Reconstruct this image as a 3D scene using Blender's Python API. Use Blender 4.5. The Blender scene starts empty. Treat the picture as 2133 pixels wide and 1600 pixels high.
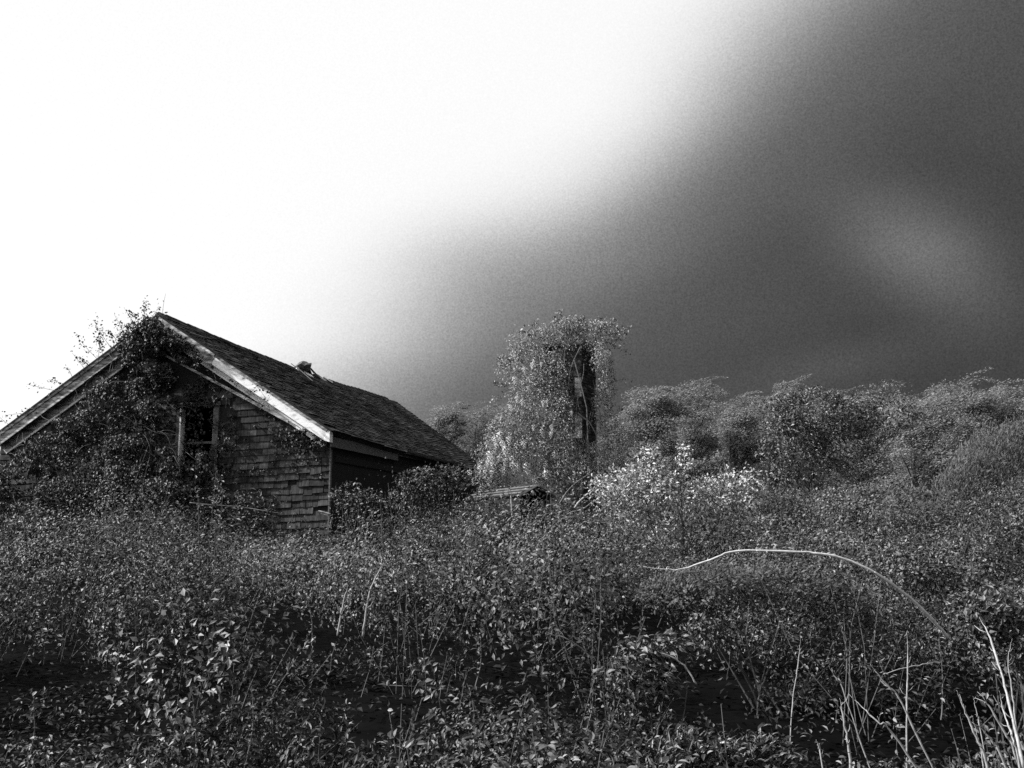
import bpy, math
import numpy as np
from mathutils import Vector, Matrix

# ------------------------------------------------------------------ camera, sky, sun, exposure
scene = bpy.context.scene
COL = scene.collection
FPX, PITCH = 2050.0, math.radians(8.9)          # focal length in photo pixels (2133 wide), upward tilt
EYE = np.array([0.0, 0.0, 1.7])
cam = bpy.data.objects.new("camera", bpy.data.cameras.new("camera"))
COL.objects.link(cam)
cam.location = EYE
cam.rotation_euler = (math.pi / 2 + PITCH, 0, 0)
cam.data.sensor_width = 36.0
cam.data.lens = 36.0 * FPX / 2133.0
cam.data.clip_start, cam.data.clip_end = 0.1, 3000.0
scene.camera = cam
vs = scene.view_settings
vs.view_transform, vs.look, vs.gamma, vs.exposure = 'Standard', 'None', 1.0, 1.0
vs.use_curve_mapping = False
scene.cycles.use_denoising = False
scene.cycles.max_bounces = 6
scene.cycles.diffuse_bounces = 3
scene.cycles.transparent_max_bounces = 4

CP, SP = math.cos(PITCH), math.sin(PITCH)
def ray(u, v):
    dx, dy = (u - 1066.5) / FPX, (800.0 - v) / FPX
    return np.array([dx, CP - SP * dy, SP + CP * dy])
def at(u, v, Y):
    d = ray(u, v)
    return EYE + d * (Y / d[1])

SUN_TO = np.array([-0.80, -0.01, 0.56]); SUN_TO /= np.linalg.norm(SUN_TO)
sun_el = math.asin(SUN_TO[2]); sun_az = math.atan2(SUN_TO[0], SUN_TO[1])
sl = bpy.data.lights.new("sun", 'SUN'); sl.energy = 5.0; sl.angle = math.radians(1.5); sl.color = (1, 1, 1)
sun = bpy.data.objects.new("sun", sl); COL.objects.link(sun)
sun.rotation_euler = Vector(tuple(SUN_TO)).to_track_quat('Z', 'Y').to_euler()

world = bpy.data.worlds.new("World"); scene.world = world; world.use_nodes = True
nt = world.node_tree; nt.nodes.clear(); N, LK = nt.nodes.new, nt.links.new
def mth(op, a, b=None, c=None, tree=None):
    t = tree or nt
    n = t.nodes.new('ShaderNodeMath'); n.operation = op
    for i, s in enumerate((a, b, c)):
        if s is None: continue
        if isinstance(s, (int, float)): n.inputs[i].default_value = s
        else: t.links.new(s, n.inputs[i])
    return n.outputs[0]
tc = N('ShaderNodeTexCoord')
sky = N('ShaderNodeTexSky'); sky.sky_type = 'NISHITA'; sky.sun_disc = False
sky.sun_elevation = sun_el; sky.sun_rotation = sun_az
bw = N('ShaderNodeRGBToBW'); LK(sky.outputs[0], bw.inputs[0])
# edge of the dark cloud bank: a straight front across the sky
d1, d2 = ray(1610, 0), ray(760, 800)
front = np.cross(d1, d2); front /= np.linalg.norm(front)
if np.dot(front, ray(2000, 600)) < 0: front = -front
dot = N('ShaderNodeVectorMath'); dot.operation = 'DOT_PRODUCT'
LK(tc.outputs['Generated'], dot.inputs[0]); dot.inputs[1].default_value = tuple(front)
mp = N('ShaderNodeMapping'); mp.vector_type = 'POINT'
mp.inputs['Rotation'].default_value = (0, math.radians(-32), 0)
mp.inputs['Scale'].default_value = (1.3, 2.5, 4.6)
mp.inputs['Location'].default_value = (0.35, 0.2, 0.62)
LK(tc.outputs['Generated'], mp.inputs['Vector'])
nz = N('ShaderNodeTexNoise'); nz.inputs['Scale'].default_value = 1.5; nz.inputs['Detail'].default_value = 2.0
nz.inputs['Roughness'].default_value = 0.4
LK(mp.outputs[0], nz.inputs['Vector'])
nz2 = N('ShaderNodeTexNoise'); nz2.inputs['Scale'].default_value = 560.0; nz2.inputs['Detail'].default_value = 2.0
nz2.inputs['Roughness'].default_value = 0.75
LK(tc.outputs['Generated'], nz2.inputs['Vector'])
# thinner, paler streaks inside the cloud bank
def streak(u, v, du, dv, la, lb, amp):
    c_ = ray(u, v); c_ = c_ / np.linalg.norm(c_); a1 = ray(u + du, v + dv); a1 = a1 / np.linalg.norm(a1) - c_; a1 /= np.linalg.norm(a1); b1 = np.cross(c_, a1)
    out = None
    for vec, w_ in ((a1, la), (b1, lb), (c_, .5)):
        dp = N('ShaderNodeVectorMath'); dp.operation = 'DOT_PRODUCT'; LK(tc.outputs['Generated'], dp.inputs[0]); dp.inputs[1].default_value = tuple(vec)
        x_ = dp.outputs['Value'] if w_ != .5 else mth('SUBTRACT', dp.outputs['Value'], 1.0)
        q_ = mth('POWER', mth('ABSOLUTE', mth('DIVIDE', x_, w_)), 2.0)
        out = q_ if out is None else mth('ADD', out, q_)
    return mth('MULTIPLY', mth('POWER', 2.718, mth('MULTIPLY', out, -1.0)), amp)
e = mth('ADD', dot.outputs['Value'], mth('MULTIPLY', mth('SUBTRACT', nz.outputs[0], 0.5), 0.11))
e = mth('SUBTRACT', e, streak(1210, 310, 100, -90, .20, .12, .070))
e = mth('ADD', e, streak(930, 560, 100, 10, .10, .05, .03))
fac = mth('ADD', mth('MULTIPLY', e, 1.3), 0.385)
ramp = N('ShaderNodeValToRGB'); LK(fac, ramp.inputs[0])
ramp.color_ramp.interpolation = 'B_SPLINE'
els = ramp.color_ramp.elements
for i, (p, v) in enumerate([(0.0, 1.0), (0.21, 1.0), (0.28, 0.86), (0.35, 0.52), (0.42, 0.24), (0.49, 0.135), (0.60, 0.085), (0.78, 0.058), (1.0, 0.05)]):
    el = els[i] if i < 2 else els.new(p)
    el.position = p; el.color = (v, v, v, 1)
streaks = mth('ADD', streak(1860, 490, 100, 62, .085, .042, .10), streak(1690, 770, 100, -20, .09, .02, .022))
streaks = mth('ADD', streaks, streak(1200, 600, 100, -50, .12, .03, .03))
# bright air = pale haze plus the daylight sky behind it (background strength 0.05, exposure +1)
bright = mth('ADD', mth('MULTIPLY', mth('MINIMUM', bw.outputs[0], 8.0), 0.20), 9.5)
val = mth('MULTIPLY', mth('MULTIPLY', mth('ADD', ramp.outputs[0], streaks), mth('ADD', 1.0, mth('MULTIPLY', mth('SUBTRACT', nz.outputs[0], 0.5), mth('SUBTRACT', 1.2, mth('MULTIPLY', ramp.outputs[0], 1.2))))), bright)
val = mth('MULTIPLY', val, mth('ADD', 1.0, mth('MULTIPLY', mth('SUBTRACT', nz2.outputs[0], 0.5), mth('SUBTRACT', 1.4, mth('MULTIPLY', ramp.outputs[0], 1.25)))))
comb = N('ShaderNodeCombineColor')
for i in range(3): LK(val, comb.inputs[i])
bg = N('ShaderNodeBackground'); bg.inputs['Strength'].default_value = 0.05
LK(comb.outputs[0], bg.inputs['Color'])
wo = N('ShaderNodeOutputWorld'); LK(bg.outputs[0], wo.inputs['Surface'])

# ------------------------------------------------------------------ materials (the photograph is black and white)
def new_mat(name, rough=0.7, spec=0.3):
    m = bpy.data.materials.new(name); m.use_nodes = True
    b = m.node_tree.nodes['Principled BSDF']
    b.inputs['Roughness'].default_value = rough
    b.inputs['Specular IOR Level'].default_value = spec
    return m, m.node_tree, b
def g3(v): return (v, v, v, 1)
def noise_mat(name, stops, scale=6.0, rough=0.8, spec=0.2, detail=6, stretch=(1, 1, 1), bump=0.0, rnd=None, rndamp=0.0, coord='Object'):
    m, t, b = new_mat(name, rough, spec)
    c = t.nodes.new('ShaderNodeTexCoord'); mpn = t.nodes.new('ShaderNodeMapping')
    mpn.inputs['Scale'].default_value = stretch
    t.links.new(c.outputs[coord], mpn.inputs['Vector'])
    n = t.nodes.new('ShaderNodeTexNoise'); n.inputs['Scale'].default_value = scale; n.inputs['Detail'].default_value = detail
    n.inputs['Roughness'].default_value = 0.65
    t.links.new(mpn.outputs[0], n.inputs['Vector'])
    f = n.outputs[0]
    if rnd == 'object':
        oi = t.nodes.new('ShaderNodeObjectInfo'); r = oi.outputs['Random']
        w = t.nodes.new('ShaderNodeVectorMath'); w.operation = 'ADD'
        sc = t.nodes.new('ShaderNodeVectorMath'); sc.operation = 'SCALE'; sc.inputs[0].default_value = (37, 53, 71)
        t.links.new(r, sc.inputs['Scale']); t.links.new(mpn.outputs[0], w.inputs[0]); t.links.new(sc.outputs[0], w.inputs[1])
        t.links.new(w.outputs[0], n.inputs['Vector'])
    elif rnd == 'island':
        ge = t.nodes.new('ShaderNodeNewGeometry'); r = ge.outputs['Random Per Island']
    if rnd:
        f = mth('ADD', f, mth('MULTIPLY', mth('SUBTRACT', r, 0.5, tree=t), rndamp, tree=t), tree=t)
    rp = t.nodes.new('ShaderNodeValToRGB'); t.links.new(f, rp.inputs[0])
    el = rp.color_ramp.elements
    for i, (p, v) in enumerate(stops):
        q = el[i] if i < 2 else el.new(p)
        q.position = p; q.color = g3(v)
    t.links.new(rp.outputs[0], b.inputs['Base Color'])
    if bump:
        bp = t.nodes.new('ShaderNodeBump'); bp.inputs['Strength'].default_value = bump; bp.inputs['Distance'].default_value = 0.02
        t.links.new(n.outputs[0], bp.inputs['Height']); t.links.new(bp.outputs[0], b.inputs['Normal'])
    return m
def leaf_mat(name, lo, hi, rough=0.5, spec=0.35, trans=0.3, power=1.6):
    m, t, b = new_mat(name, rough, spec)
    ge = t.nodes.new('ShaderNodeNewGeometry')
    r = mth('POWER', ge.outputs['Random Per Island'], power, tree=t)
    v = mth('ADD', mth('MULTIPLY', r, hi - lo, tree=t), lo, tree=t)
    c = t.nodes.new('ShaderNodeCombineColor')
    for i in range(3): t.links.new(v, c.inputs[i])
    t.links.new(c.outputs[0], b.inputs['Base Color'])
    tr = t.nodes.new('ShaderNodeBsdfTranslucent'); t.links.new(c.outputs[0], tr.inputs['Color'])
    mx = t.nodes.new('ShaderNodeMixShader'); mx.inputs[0].default_value = trans
    t.links.new(b.outputs[0], mx.inputs[1]); t.links.new(tr.outputs[0], mx.inputs[2])
    t.links.new(mx.outputs[0], t.nodes['Material Output'].inputs['Surface'])
    return m
M = {}
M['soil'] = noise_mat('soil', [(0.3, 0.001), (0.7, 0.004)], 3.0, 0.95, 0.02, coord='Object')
M['leaf_near'] = leaf_mat('glossy_leaf', 0.011, 0.23, 0.50, 0.35, 0.06, 3.4)
M['leaf_mid'] = leaf_mat('bramble_leaf', 0.014, 0.19, 0.55, 0.3, 0.08, 3.0)
M['leaf_fine'] = leaf_mat('fine_leaf', 0.04, 0.13, 0.6, 0.25, 0.3)
M['leaf_tip'] = leaf_mat('pale_tip_leaf', 0.035, 0.26, 0.55, 0.3, 0.12, 2.2)
M['leaf_dark'] = leaf_mat('dark_leaf', 0.006, 0.035, 0.5, 0.3, 0.08, 1.8)  # near-black leaf tone for some mounds, also paints shade into the hollows
M['litter'] = leaf_mat('dead_leaf', 0.004, 0.02, 0.7, 0.1, 0.0, 1.5)
M['leaf_vine'] = leaf_mat('creeper_leaf', 0.012, 0.065, 0.55, 0.3, 0.2, 2.0)
M['leaf_wisteria'] = leaf_mat('climber_leaf', 0.05, 0.42, 0.5, 0.4, 0.25)
M['leaf_pale'] = leaf_mat('pale_leaf', 0.06, 0.62, 0.55, 0.3, 0.2, 1.4)
M['leaf_tree'] = leaf_mat('tree_leaf', 0.08, 0.32, 0.55, 0.3, 0.45, 1.3)
M['leaf_rhodo'] = leaf_mat('evergreen_leaf', 0.03, 0.14, 0.45, 0.45, 0.15)
M['stem'] = noise_mat('stem', [(0.3, 0.06), (0.7, 0.16)], 20, 0.8, 0.2)
M['twig'] = noise_mat('twig', [(0.3, 0.03), (0.7, 0.09)], 20, 0.8, 0.2)
M['bark'] = noise_mat('bark', [(0.3, 0.04), (0.7, 0.13)], 12, 0.9, 0.1, bump=0.5)
M['dry'] = noise_mat('dry_stalk', [(0.3, 0.14), (0.7, 0.38)], 30, 0.6, 0.3)
M['cane'] = noise_mat('cane', [(0.3, 0.28), (0.7, 0.6)], 40, 0.5, 0.4)
M['blossom'] = leaf_mat('blossom', 0.55, 0.85, 0.6, 0.2, 0.3)
M['white'] = noise_mat('weathered_white_paint', [(0.30, 0.12), (0.38, 0.45), (0.47, 0.80), (0.8, 0.86)], 2.2, 0.6, 0.3, 9, (1.5, 1.5, 5), 0.3)
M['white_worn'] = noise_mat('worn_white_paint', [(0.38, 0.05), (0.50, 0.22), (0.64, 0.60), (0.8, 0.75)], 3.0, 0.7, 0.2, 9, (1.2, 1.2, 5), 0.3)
M['soffit'] = noise_mat('soffit_paint', [(0.3, 0.10), (0.7, 0.22)], 3.0, 0.8, 0.2, 8, (1, 4, 1))
M['shingle'] = noise_mat('weathered_shingle', [(0.25, 0.005), (0.45, 0.020), (0.62, 0.042), (0.80, 0.08), (0.9, 0.28)], 7.0, 0.85, 0.15, 8, (2.2, 1, 0.7), 0.6, 'object', 0.30)
M['shingle_mass'] = noise_mat('weathered_shingle_mass', [(0.25, 0.006), (0.5, 0.03), (0.7, 0.06), (0.95, 0.1)], 7.0, 0.85, 0.15, 8, (2.2, 1, 0.7), 0.6, 'island', 0.4)
M['roofing'] = noise_mat('asphalt_shingle', [(0.25, 0.008), (0.5, 0.022), (0.7, 0.048), (0.95, 0.10)], 1.1, 0.95, 0.1, 9, (1, 1, 1), 0.4, 'object', 0.5)
M['roofing_mass'] = noise_mat('asphalt_shingle_mass', [(0.25, 0.008), (0.5, 0.022), (0.7, 0.048), (0.95, 0.10)], 1.1, 0.95, 0.1, 9, (1, 1, 1), 0.4, 'island', 0.5)
M['tar'] = noise_mat('tar_paper', [(0.3, 0.010), (0.7, 0.035)], 5, 0.95, 0.1)
M['wood_grey'] = noise_mat('grey_wood', [(0.3, 0.05), (0.7, 0.14)], 8, 0.85, 0.15, 8, (1, 1, 6), 0.4)
M['wood_dark'] = noise_mat('dark_wood', [(0.3, 0.008), (0.7, 0.025)], 8, 0.9, 0.1, 8, (1, 1, 6), 0.4)
M['brick'] = noise_mat('sooty_brick', [(0.2, 0.012), (0.5, 0.04), (0.75, 0.09), (0.97, 0.25)], 5, 0.9, 0.1, 8, (1, 1, 1), 0.4, 'island', 0.5)
M['mortar'] = noise_mat('mortar', [(0.3, 0.06), (0.7, 0.14)], 12, 0.95, 0.1)
M['metal'] = noise_mat('rusty_metal', [(0.3, 0.03), (0.7, 0.09)], 8, 0.6, 0.4)

# ------------------------------------------------------------------ mesh helpers
def tag(o, label=None, category=None, group=None, kind=None):
    if label: o["label"] = label
    if category: o["category"] = category
    if group: o["group"] = group
    if kind: o["kind"] = kind
    return o
def empty(name, loc=(0, 0, 0), rz=0.0):
    o = bpy.data.objects.new(name, None); COL.objects.link(o)
    o.location = loc; o.rotation_euler = (0, 0, rz); o.empty_display_size = 0.2
    return o
def link(name, me, parent=None):
    o = bpy.data.objects.new(name, me); COL.objects.link(o); o.parent = parent
    return o
class MB:
    """collects triangles and polygons as numpy blocks, builds one mesh object"""
    def __init__(s): s.v, s.t, s.n = [], [], 0
    def add(s, verts, tris):
        verts = np.asarray(verts, float).reshape(-1, 3); tris = np.asarray(tris, np.int64).reshape(-1, 3)
        s.v.append(verts); s.t.append(tris + s.n); s.n += len(verts)
    def mesh(s, name, mat, smooth=False, off=None):
        v = np.concatenate(s.v); t = np.concatenate(s.t)
        if off is not None: v = v - np.asarray(off)
        me = bpy.data.meshes.new(name)
        me.vertices.add(len(v)); me.vertices.foreach_set('co', v.astype(np.float32).ravel())
        me.loops.add(len(t) * 3); me.loops.foreach_set('vertex_index', t.astype(np.int32).ravel())
        me.polygons.add(len(t)); me.polygons.foreach_set('loop_start', np.arange(0, len(t) * 3, 3, dtype=np.int32))
        me.polygons.foreach_set('use_smooth', np.full(len(t), bool(smooth)))
        me.update(calc_edges=True); me.materials.append(mat)
        return me
    def build(s, name, mat, parent=None, smooth=False, off=None):
        return link(name, s.mesh(name, mat, smooth, off), parent)
    # ---- shapes
    def box(s, x0, x1, y0, y1, z0, z1):
        s.prism([(x0, y0), (x1, y0), (x1, y1), (x0, y1)], z0, z1)
    def hexa(s, p):      # eight corners: bottom ring of four, top ring of four
        s.add(p, [(0, 2, 1), (0, 3, 2), (4, 5, 6), (4, 6, 7), (0, 1, 5), (0, 5, 4), (1, 2, 6), (1, 6, 5), (2, 3, 7), (2, 7, 6), (3, 0, 4), (3, 4, 7)])
    def prism(s, poly, z0, z1):
        k = len(poly)
        v = [(x, y, z0) for x, y in poly] + [(x, y, z1) for x, y in poly]
        t = []
        for i in range(1, k - 1): t += [(0, i + 1, i), (k, k + i, k + i + 1)]
        for i in range(k):
            j = (i + 1) % k; t += [(i, j, k + j), (i, k + j, k + i)]
        s.add(v, t)
    def slab_y(s, poly, y0, y1):   # polygon in the x-z plane, extruded along y
        k = len(poly)
        v = [(x, y0, z) for x, z in poly] + [(x, y1, z) for x, z in poly]
        t = []
        for i in range(1, k - 1): t += [(0, i, i + 1), (k, k + i + 1, k + i)]
        for i in range(k):
            j = (i + 1) % k; t += [(i, k + j, j), (i, k + i, k + j)]
        s.add(v, t)
    def tube(s, pts, rad, sides=4):
        pts = np.asarray(pts, float); m = len(pts)
        rad = np.full(m, rad) if np.isscalar(rad) else np.asarray(rad, float)
        tan = np.gradient(pts, axis=0); tan /= np.linalg.norm(tan, axis=1)[:, None] + 1e-9
        ref = np.array([0.31, 0.17, 0.93]) if abs(tan[0][2]) < 0.9 else np.array([0.9, 0.3, 0.1])
        a = np.cross(tan, ref); a /= np.linalg.norm(a, axis=1)[:, None] + 1e-9
        b = np.cross(tan, a)
        ang = np.arange(sides) * 2 * math.pi / sides
        v = pts[:, None] + rad[:, None, None] * (np.cos(ang)[None, :, None] * a[:, None] + np.sin(ang)[None, :, None] * b[:, None])
        t = []
        for i in range(m - 1):
            for k in range(sides):
                k2 = (k + 1) % sides
                p, q, r, w = i * sides + k, i * sides + k2, (i + 1) * sides + k2, (i + 1) * sides + k
                t += [(p, q, r), (p, r, w)]
        for k in range(1, sides - 1):
            t += [(0, k + 1, k), ((m - 1) * sides, (m - 1) * sides + k, (m - 1) * sides + k + 1)]
        s.add(v.reshape(-1, 3), t)
    def stems(s, p0, p1, p2, r0, r1):   # many 3-sided two-segment stems at once
        n = len(p0)
        if n == 0: return
        tan = p2 - p0; tan /= np.linalg.norm(tan, axis=1)[:, None] + 1e-9
        a = np.cross(tan, [0.31, 0.87, 0.11]); a /= np.linalg.norm(a, axis=1)[:, None] + 1e-9
        b = np.cross(tan, a)
        ring = []
        for P, r in ((p0, r0), (p1, (r0 + r1) / 2), (p2, r1)):
            for k in range(3):
                th = k * 2.0944
                ring.append(P + np.reshape(r, (-1, 1)) * (math.cos(th) * a + math.sin(th) * b))
        v = np.stack(ring, 1)
        t = []
        for i in range(2):
            for k in range(3):
                k2 = (k + 1) % 3
                t += [(i * 3 + k, i * 3 + k2, i * 3 + 3 + k2), (i * 3 + k, i * 3 + 3 + k2, i * 3 + 3 + k)]
        t = np.array(t)[None] + (np.arange(n) * 9)[:, None, None]
        s.add(v.reshape(-1, 3), t.reshape(-1, 3))
    LEAF = {
        8: (np.array([(0, 0, 0), (-.40, .28, .09), (.40, .28, .09), (0, .32, 0), (-.42, .62, .05), (.42, .62, .05), (0, .66, -.05), (0, 1, -.20)], float),
            np.array([(0, 3, 1), (0, 2, 3), (1, 3, 6), (1, 6, 4), (3, 2, 5), (3, 5, 6), (4, 6, 7), (6, 5, 7)])),
        4: (np.array([(0, 0, 0), (-.5, .45, .08), (.5, .45, .08), (0, .5, -.05), (0, 1, -.14)], float),
            np.array([(0, 3, 1), (0, 2, 3), (1, 3, 4), (3, 2, 4)])),
        2: (np.array([(0, 0, 0), (-.5, .48, .07), (.5, .48, .07), (0, 1, -.08)], float), np.array([(0, 2, 1), (1, 2, 3)])),
    }
    def leaves(s, pos, dirs, nrm, size, width=0.5, kind=4):
        """leaf blades at pos, pointing along dirs, facing nrm"""
        n = len(pos)
        if n == 0: return
        d = dirs / (np.linalg.norm(dirs, axis=1)[:, None] + 1e-9)
        x = np.cross(d, nrm); x /= np.linalg.norm(x, axis=1)[:, None] + 1e-9
        z = np.cross(x, d)
        T, tri = s.LEAF[kind]
        size = np.broadcast_to(np.asarray(size, float), (n,))
        width = np.broadcast_to(np.asarray(width, float), (n,))
        v = pos[:, None] + size[:, None, None] * (T[None, :, 0:1] * width[:, None, None] * x[:, None] + T[None, :, 1:2] * d[:, None] + T[None, :, 2:3] * z[:, None])
        t = tri[None] + (np.arange(n) * len(T))[:, None, None]
        s.add(v.reshape(-1, 3), t.reshape(-1, 3))
RNG = np.random.default_rng(11)
def nrand(n, s=1.0): return RNG.standard_normal((n, 3)) * s
def unit(v): return v / (np.linalg.norm(v, axis=-1, keepdims=True) + 1e-9)
def vnoise(x, y, seed=0):
    xi, yi = np.floor(x).astype(np.int64), np.floor(y).astype(np.int64)
    fx, fy = x - xi, y - yi
    fx, fy = fx * fx * (3 - 2 * fx), fy * fy * (3 - 2 * fy)
    def h(a, b):
        q = (a * 374761393 + b * 668265263 + seed * 974634777) & 0xFFFFFFFF
        q = ((q ^ (q >> 13)) * 1274126177) & 0xFFFFFFFF
        return ((q ^ (q >> 16)) & 0xFFFF) / 65535.0
    return (h(xi, yi) * (1 - fx) + h(xi + 1, yi) * fx) * (1 - fy) + (h(xi, yi + 1) * (1 - fx) + h(xi + 1, yi + 1) * fx) * fy
def fbm(x, y, seed=0, o=3):
    r, a, f, t = 0, 1.0, 1.0, 0
    for i in range(o):
        r = r + a * vnoise(x * f, y * f, seed + i * 7); t += a; a *= 0.5; f *= 2.03
    return r / t
def sstep(a, b, x):
    t = np.clip((np.asarray(x, float) - a) / (b - a), 0, 1); return t * t * (3 - 2 * t)
UP = np.array([0, 0, 1.0])

# ------------------------------------------------------------------ ground
def G(x, y):
    x, y = np.asarray(x, float), np.asarray(y, float)
    z = np.interp(y, [-60, 0, 2, 4, 4.9, 5.6, 6.5, 7.8, 10.5, 13, 17, 20], [0, 0, -.2, -.25, -.1, 0, .15, .35, .6, .8, 1.05, 1.15]) + 0.35 * sstep(19, 30, y) + 0.6 * sstep(30, 45, y)
    z = z + 0.030 * np.clip(x, 0, 25) * sstep(8, 22, y)
    return z + 0.10 * (fbm(x * 0.5 + 9, y * 0.5, 3) - 0.5)
xs = np.concatenate([np.linspace(-900, -40, 12), np.linspace(-35, 35, 71), np.linspace(40, 900, 12)])
ys = np.concatenate([np.linspace(-60, -4, 6), np.linspace(-3, 60, 127), np.linspace(70, 1500, 14)])
gx, gy = np.meshgrid(xs, ys)
gm = MB()
ny, nx = gx.shape
idx = np.arange(nx * ny).reshape(ny, nx)
a, b, c, d = idx[:-1, :-1].ravel(), idx[:-1, 1:].ravel(), idx[1:, 1:].ravel(), idx[1:, :-1].ravel()
gm.add(np.stack([gx, gy, G(gx, gy)], -1).reshape(-1, 3), np.concatenate([np.stack([a, b, c], 1), np.stack([a, c, d], 1)]))
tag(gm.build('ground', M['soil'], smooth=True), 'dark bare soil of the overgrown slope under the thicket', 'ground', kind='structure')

# ------------------------------------------------------------------ the house
TH = math.radians(14.5)
W, RISE, LEN_RIDGE, LEN_EAVE = 4.12, 2.62, 13.6, 11.8
OV, EO = 0.30, 0.10                             # rake overhang, eave overhang
corner = at(686, 905, 20.0)                     # near right tip of the roof
H_R = np.array([math.sin(TH), math.cos(TH), 0]); H_X = np.array([math.cos(TH), -math.sin(TH), 0])
H0 = corner + OV * H_R - EO * H_X               # wall corner, at eave height
ZE = H0[2]
H0 = np.array([H0[0], H0[1], 0.9])              # base of the house
ZE -= 0.9                                       # eave height in house space
house = empty('abandoned_house', H0, -TH)
tag(house, 'derelict shingled house with white rake boards half buried in creeper', 'house')
def h2w(p): p = np.asarray(p, float); return H0 + p[..., 0:1] * H_X + p[..., 1:2] * H_R + p[..., 2:3] * UP
def on_gable(u, v, y=0.0):                      # where the sight line meets the gable plane, in house space
    d = ray(u, v); k = np.dot(H0 + y * H_R - EYE, H_R) / np.dot(d, H_R)
    q = EYE + d * k - H0
    return np.dot(q, H_X), q[2]
XL, XR, XA = -2 * W + 2 * EO, 0.0, -W + EO       # left wall, right wall, apex in x
SL = RISE / W
ANG = math.atan2(RISE, W)
def roof_z(x): return ZE + RISE - abs(x - XA) * SL   # underside of the roof deck
# window opening
wx0, wz1 = on_gable(379, 850); wx1, _ = on_gable(446, 900); _, wz0 = on_gable(410, 985)
wall_t = 0.12
wb = MB()
def under(x): return roof_z(x) - 0.02
wb.slab_y([(XL, -0.9), (XR, -0.9), (XR, wz0), (XL, wz0)], 0, wall_t)
wb.slab_y([(XL, wz0), (wx0, wz0), (wx0, under(wx0)), (XA, under(XA)) if wx0 > XA else (wx0, under(wx0)), (XL, under(XL))], 0, wall_t)
wb.slab_y([(wx1, wz0), (XR, wz0), (XR, under(XR)), (wx1, under(wx1))], 0, wall_t)
wb.slab_y([(wx0, wz1), (wx1, wz1), (wx1, under(wx1)), (wx0, under(wx0))], 0, wall_t)
wall = wb.build('gable_wall', M['wood_dark'], house)
sw = MB()
sw.slab_y([(XR - wall_t, -0.9), (XR, -0.9), (XR, ZE - 0.05), (XR - wall_t, ZE - 0.05)], wall_t, LEN_EAVE - 0.4)
side_wall = sw.build('side_wall', M['wood_dark'], house)
sw = MB(); sw.slab_y([(XL, -0.9), (XL + wall_t, -0.9), (XL + wall_t, ZE - 0.05), (XL, ZE - 0.05)], wall_t, LEN_EAVE - 0.4)
sw.build('side_wall', M['wood_dark'], house)
sw = MB(); sw.slab_y([(XL, -0.9), (XR, -0.9), (XR, under(XR)), (XA, under(XA)), (XL, under(XL))], LEN_EAVE - 0.4, LEN_EAVE - 0.28)
sw.build('rear_wall', M['wood_dark'], house)
fl = MB(); fl.box(XL + wall_t, XR - wall_t, wall_t, LEN_EAVE - 0.4, -0.3, -0.2); fl.build('floor_boards', M['wood_dark'], house)
# gable shingles: courses sag a little towards the left
expo, TILT = 0.142, 0.040
rs = np.random.default_rng(5)
mass = MB(); count = 0; sh_cache = {}
for row in range(30):
    z0 = -0.25 + row * expo
    x = XR - 0.0 - rs.uniform(0, 0.2)
    first = True
    xr = XR + 0.004
    while xr > XL:
        wd = rs.choice([0.12, 0.16, 0.20, 0.25, 0.30, 0.34])
        if first: wd *= rs.uniform(0.5, 1.0); first = False
        xl = xr - wd; xm = (xl + xr) / 2
        zz = z0 + xm * TILT
        top = zz + expo + 0.05
        if top > roof_z(xm) - 0.02: top = min(top, roof_z(xm) - 0.03)
        inside = (xr > wx0 - 0.08 and xl < wx1 + 0.10 and zz + expo > wz0 - 0.02 and zz < wz1 + 0.12)
        if top - zz > 0.05 and not inside and rs.uniform() > 0.02:
            if xm > -4.3 and zz > 0.05 and count < 300:
                key = (round(wd, 2), rs.integers(0, 3))
                hh = top - zz
                m = MB(); j = rs.uniform(-0.012, 0.012, 2)
                butt = 0.046 + rs.uniform(-0.010, 0.014)
                w2 = wd / 2 - 0.004
                m.hexa([(-w2, -butt, j[0]), (w2, -butt, j[1]), (w2, -0.002, j[1]), (-w2, -0.002, j[0]),
                        (-w2, -0.012, hh), (w2, -0.012, hh), (w2, -0.002, hh), (-w2, -0.002, hh)])
                slip = rs.uniform() < .07
                o = m.build('shingle', M['shingle'], wall); o.location = (xm, -.004 if slip else 0, zz - (rs.uniform(.01, .05) if slip else 0))
                o.rotation_euler = (0, rs.normal(0, 0.05 if slip else 0.014) - TILT * 0.8, 0); count += 1
            else:
                w2 = wd / 2 - 0.004; bt_ = 0.034
                mass.hexa([(xm - w2, -bt_, zz), (xm + w2, -bt_, zz), (xm + w2, -0.002, zz), (xm - w2, -0.002, zz),
                           (xm - w2, -0.012, top), (xm + w2, -0.012, top), (xm + w2, -0.002, top), (xm - w2, -0.002, top)])
        xr = xl
tag(mass.build('shingle_courses', M['shingle_mass'], wall), kind='stuff')
cb = MB(); cb.box(XR + 0.001, XR + 0.03, -0.05, 0.02, -0.2, ZE - 0.05); cb.build('corner_board', M['wood_grey'], wall)

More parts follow.
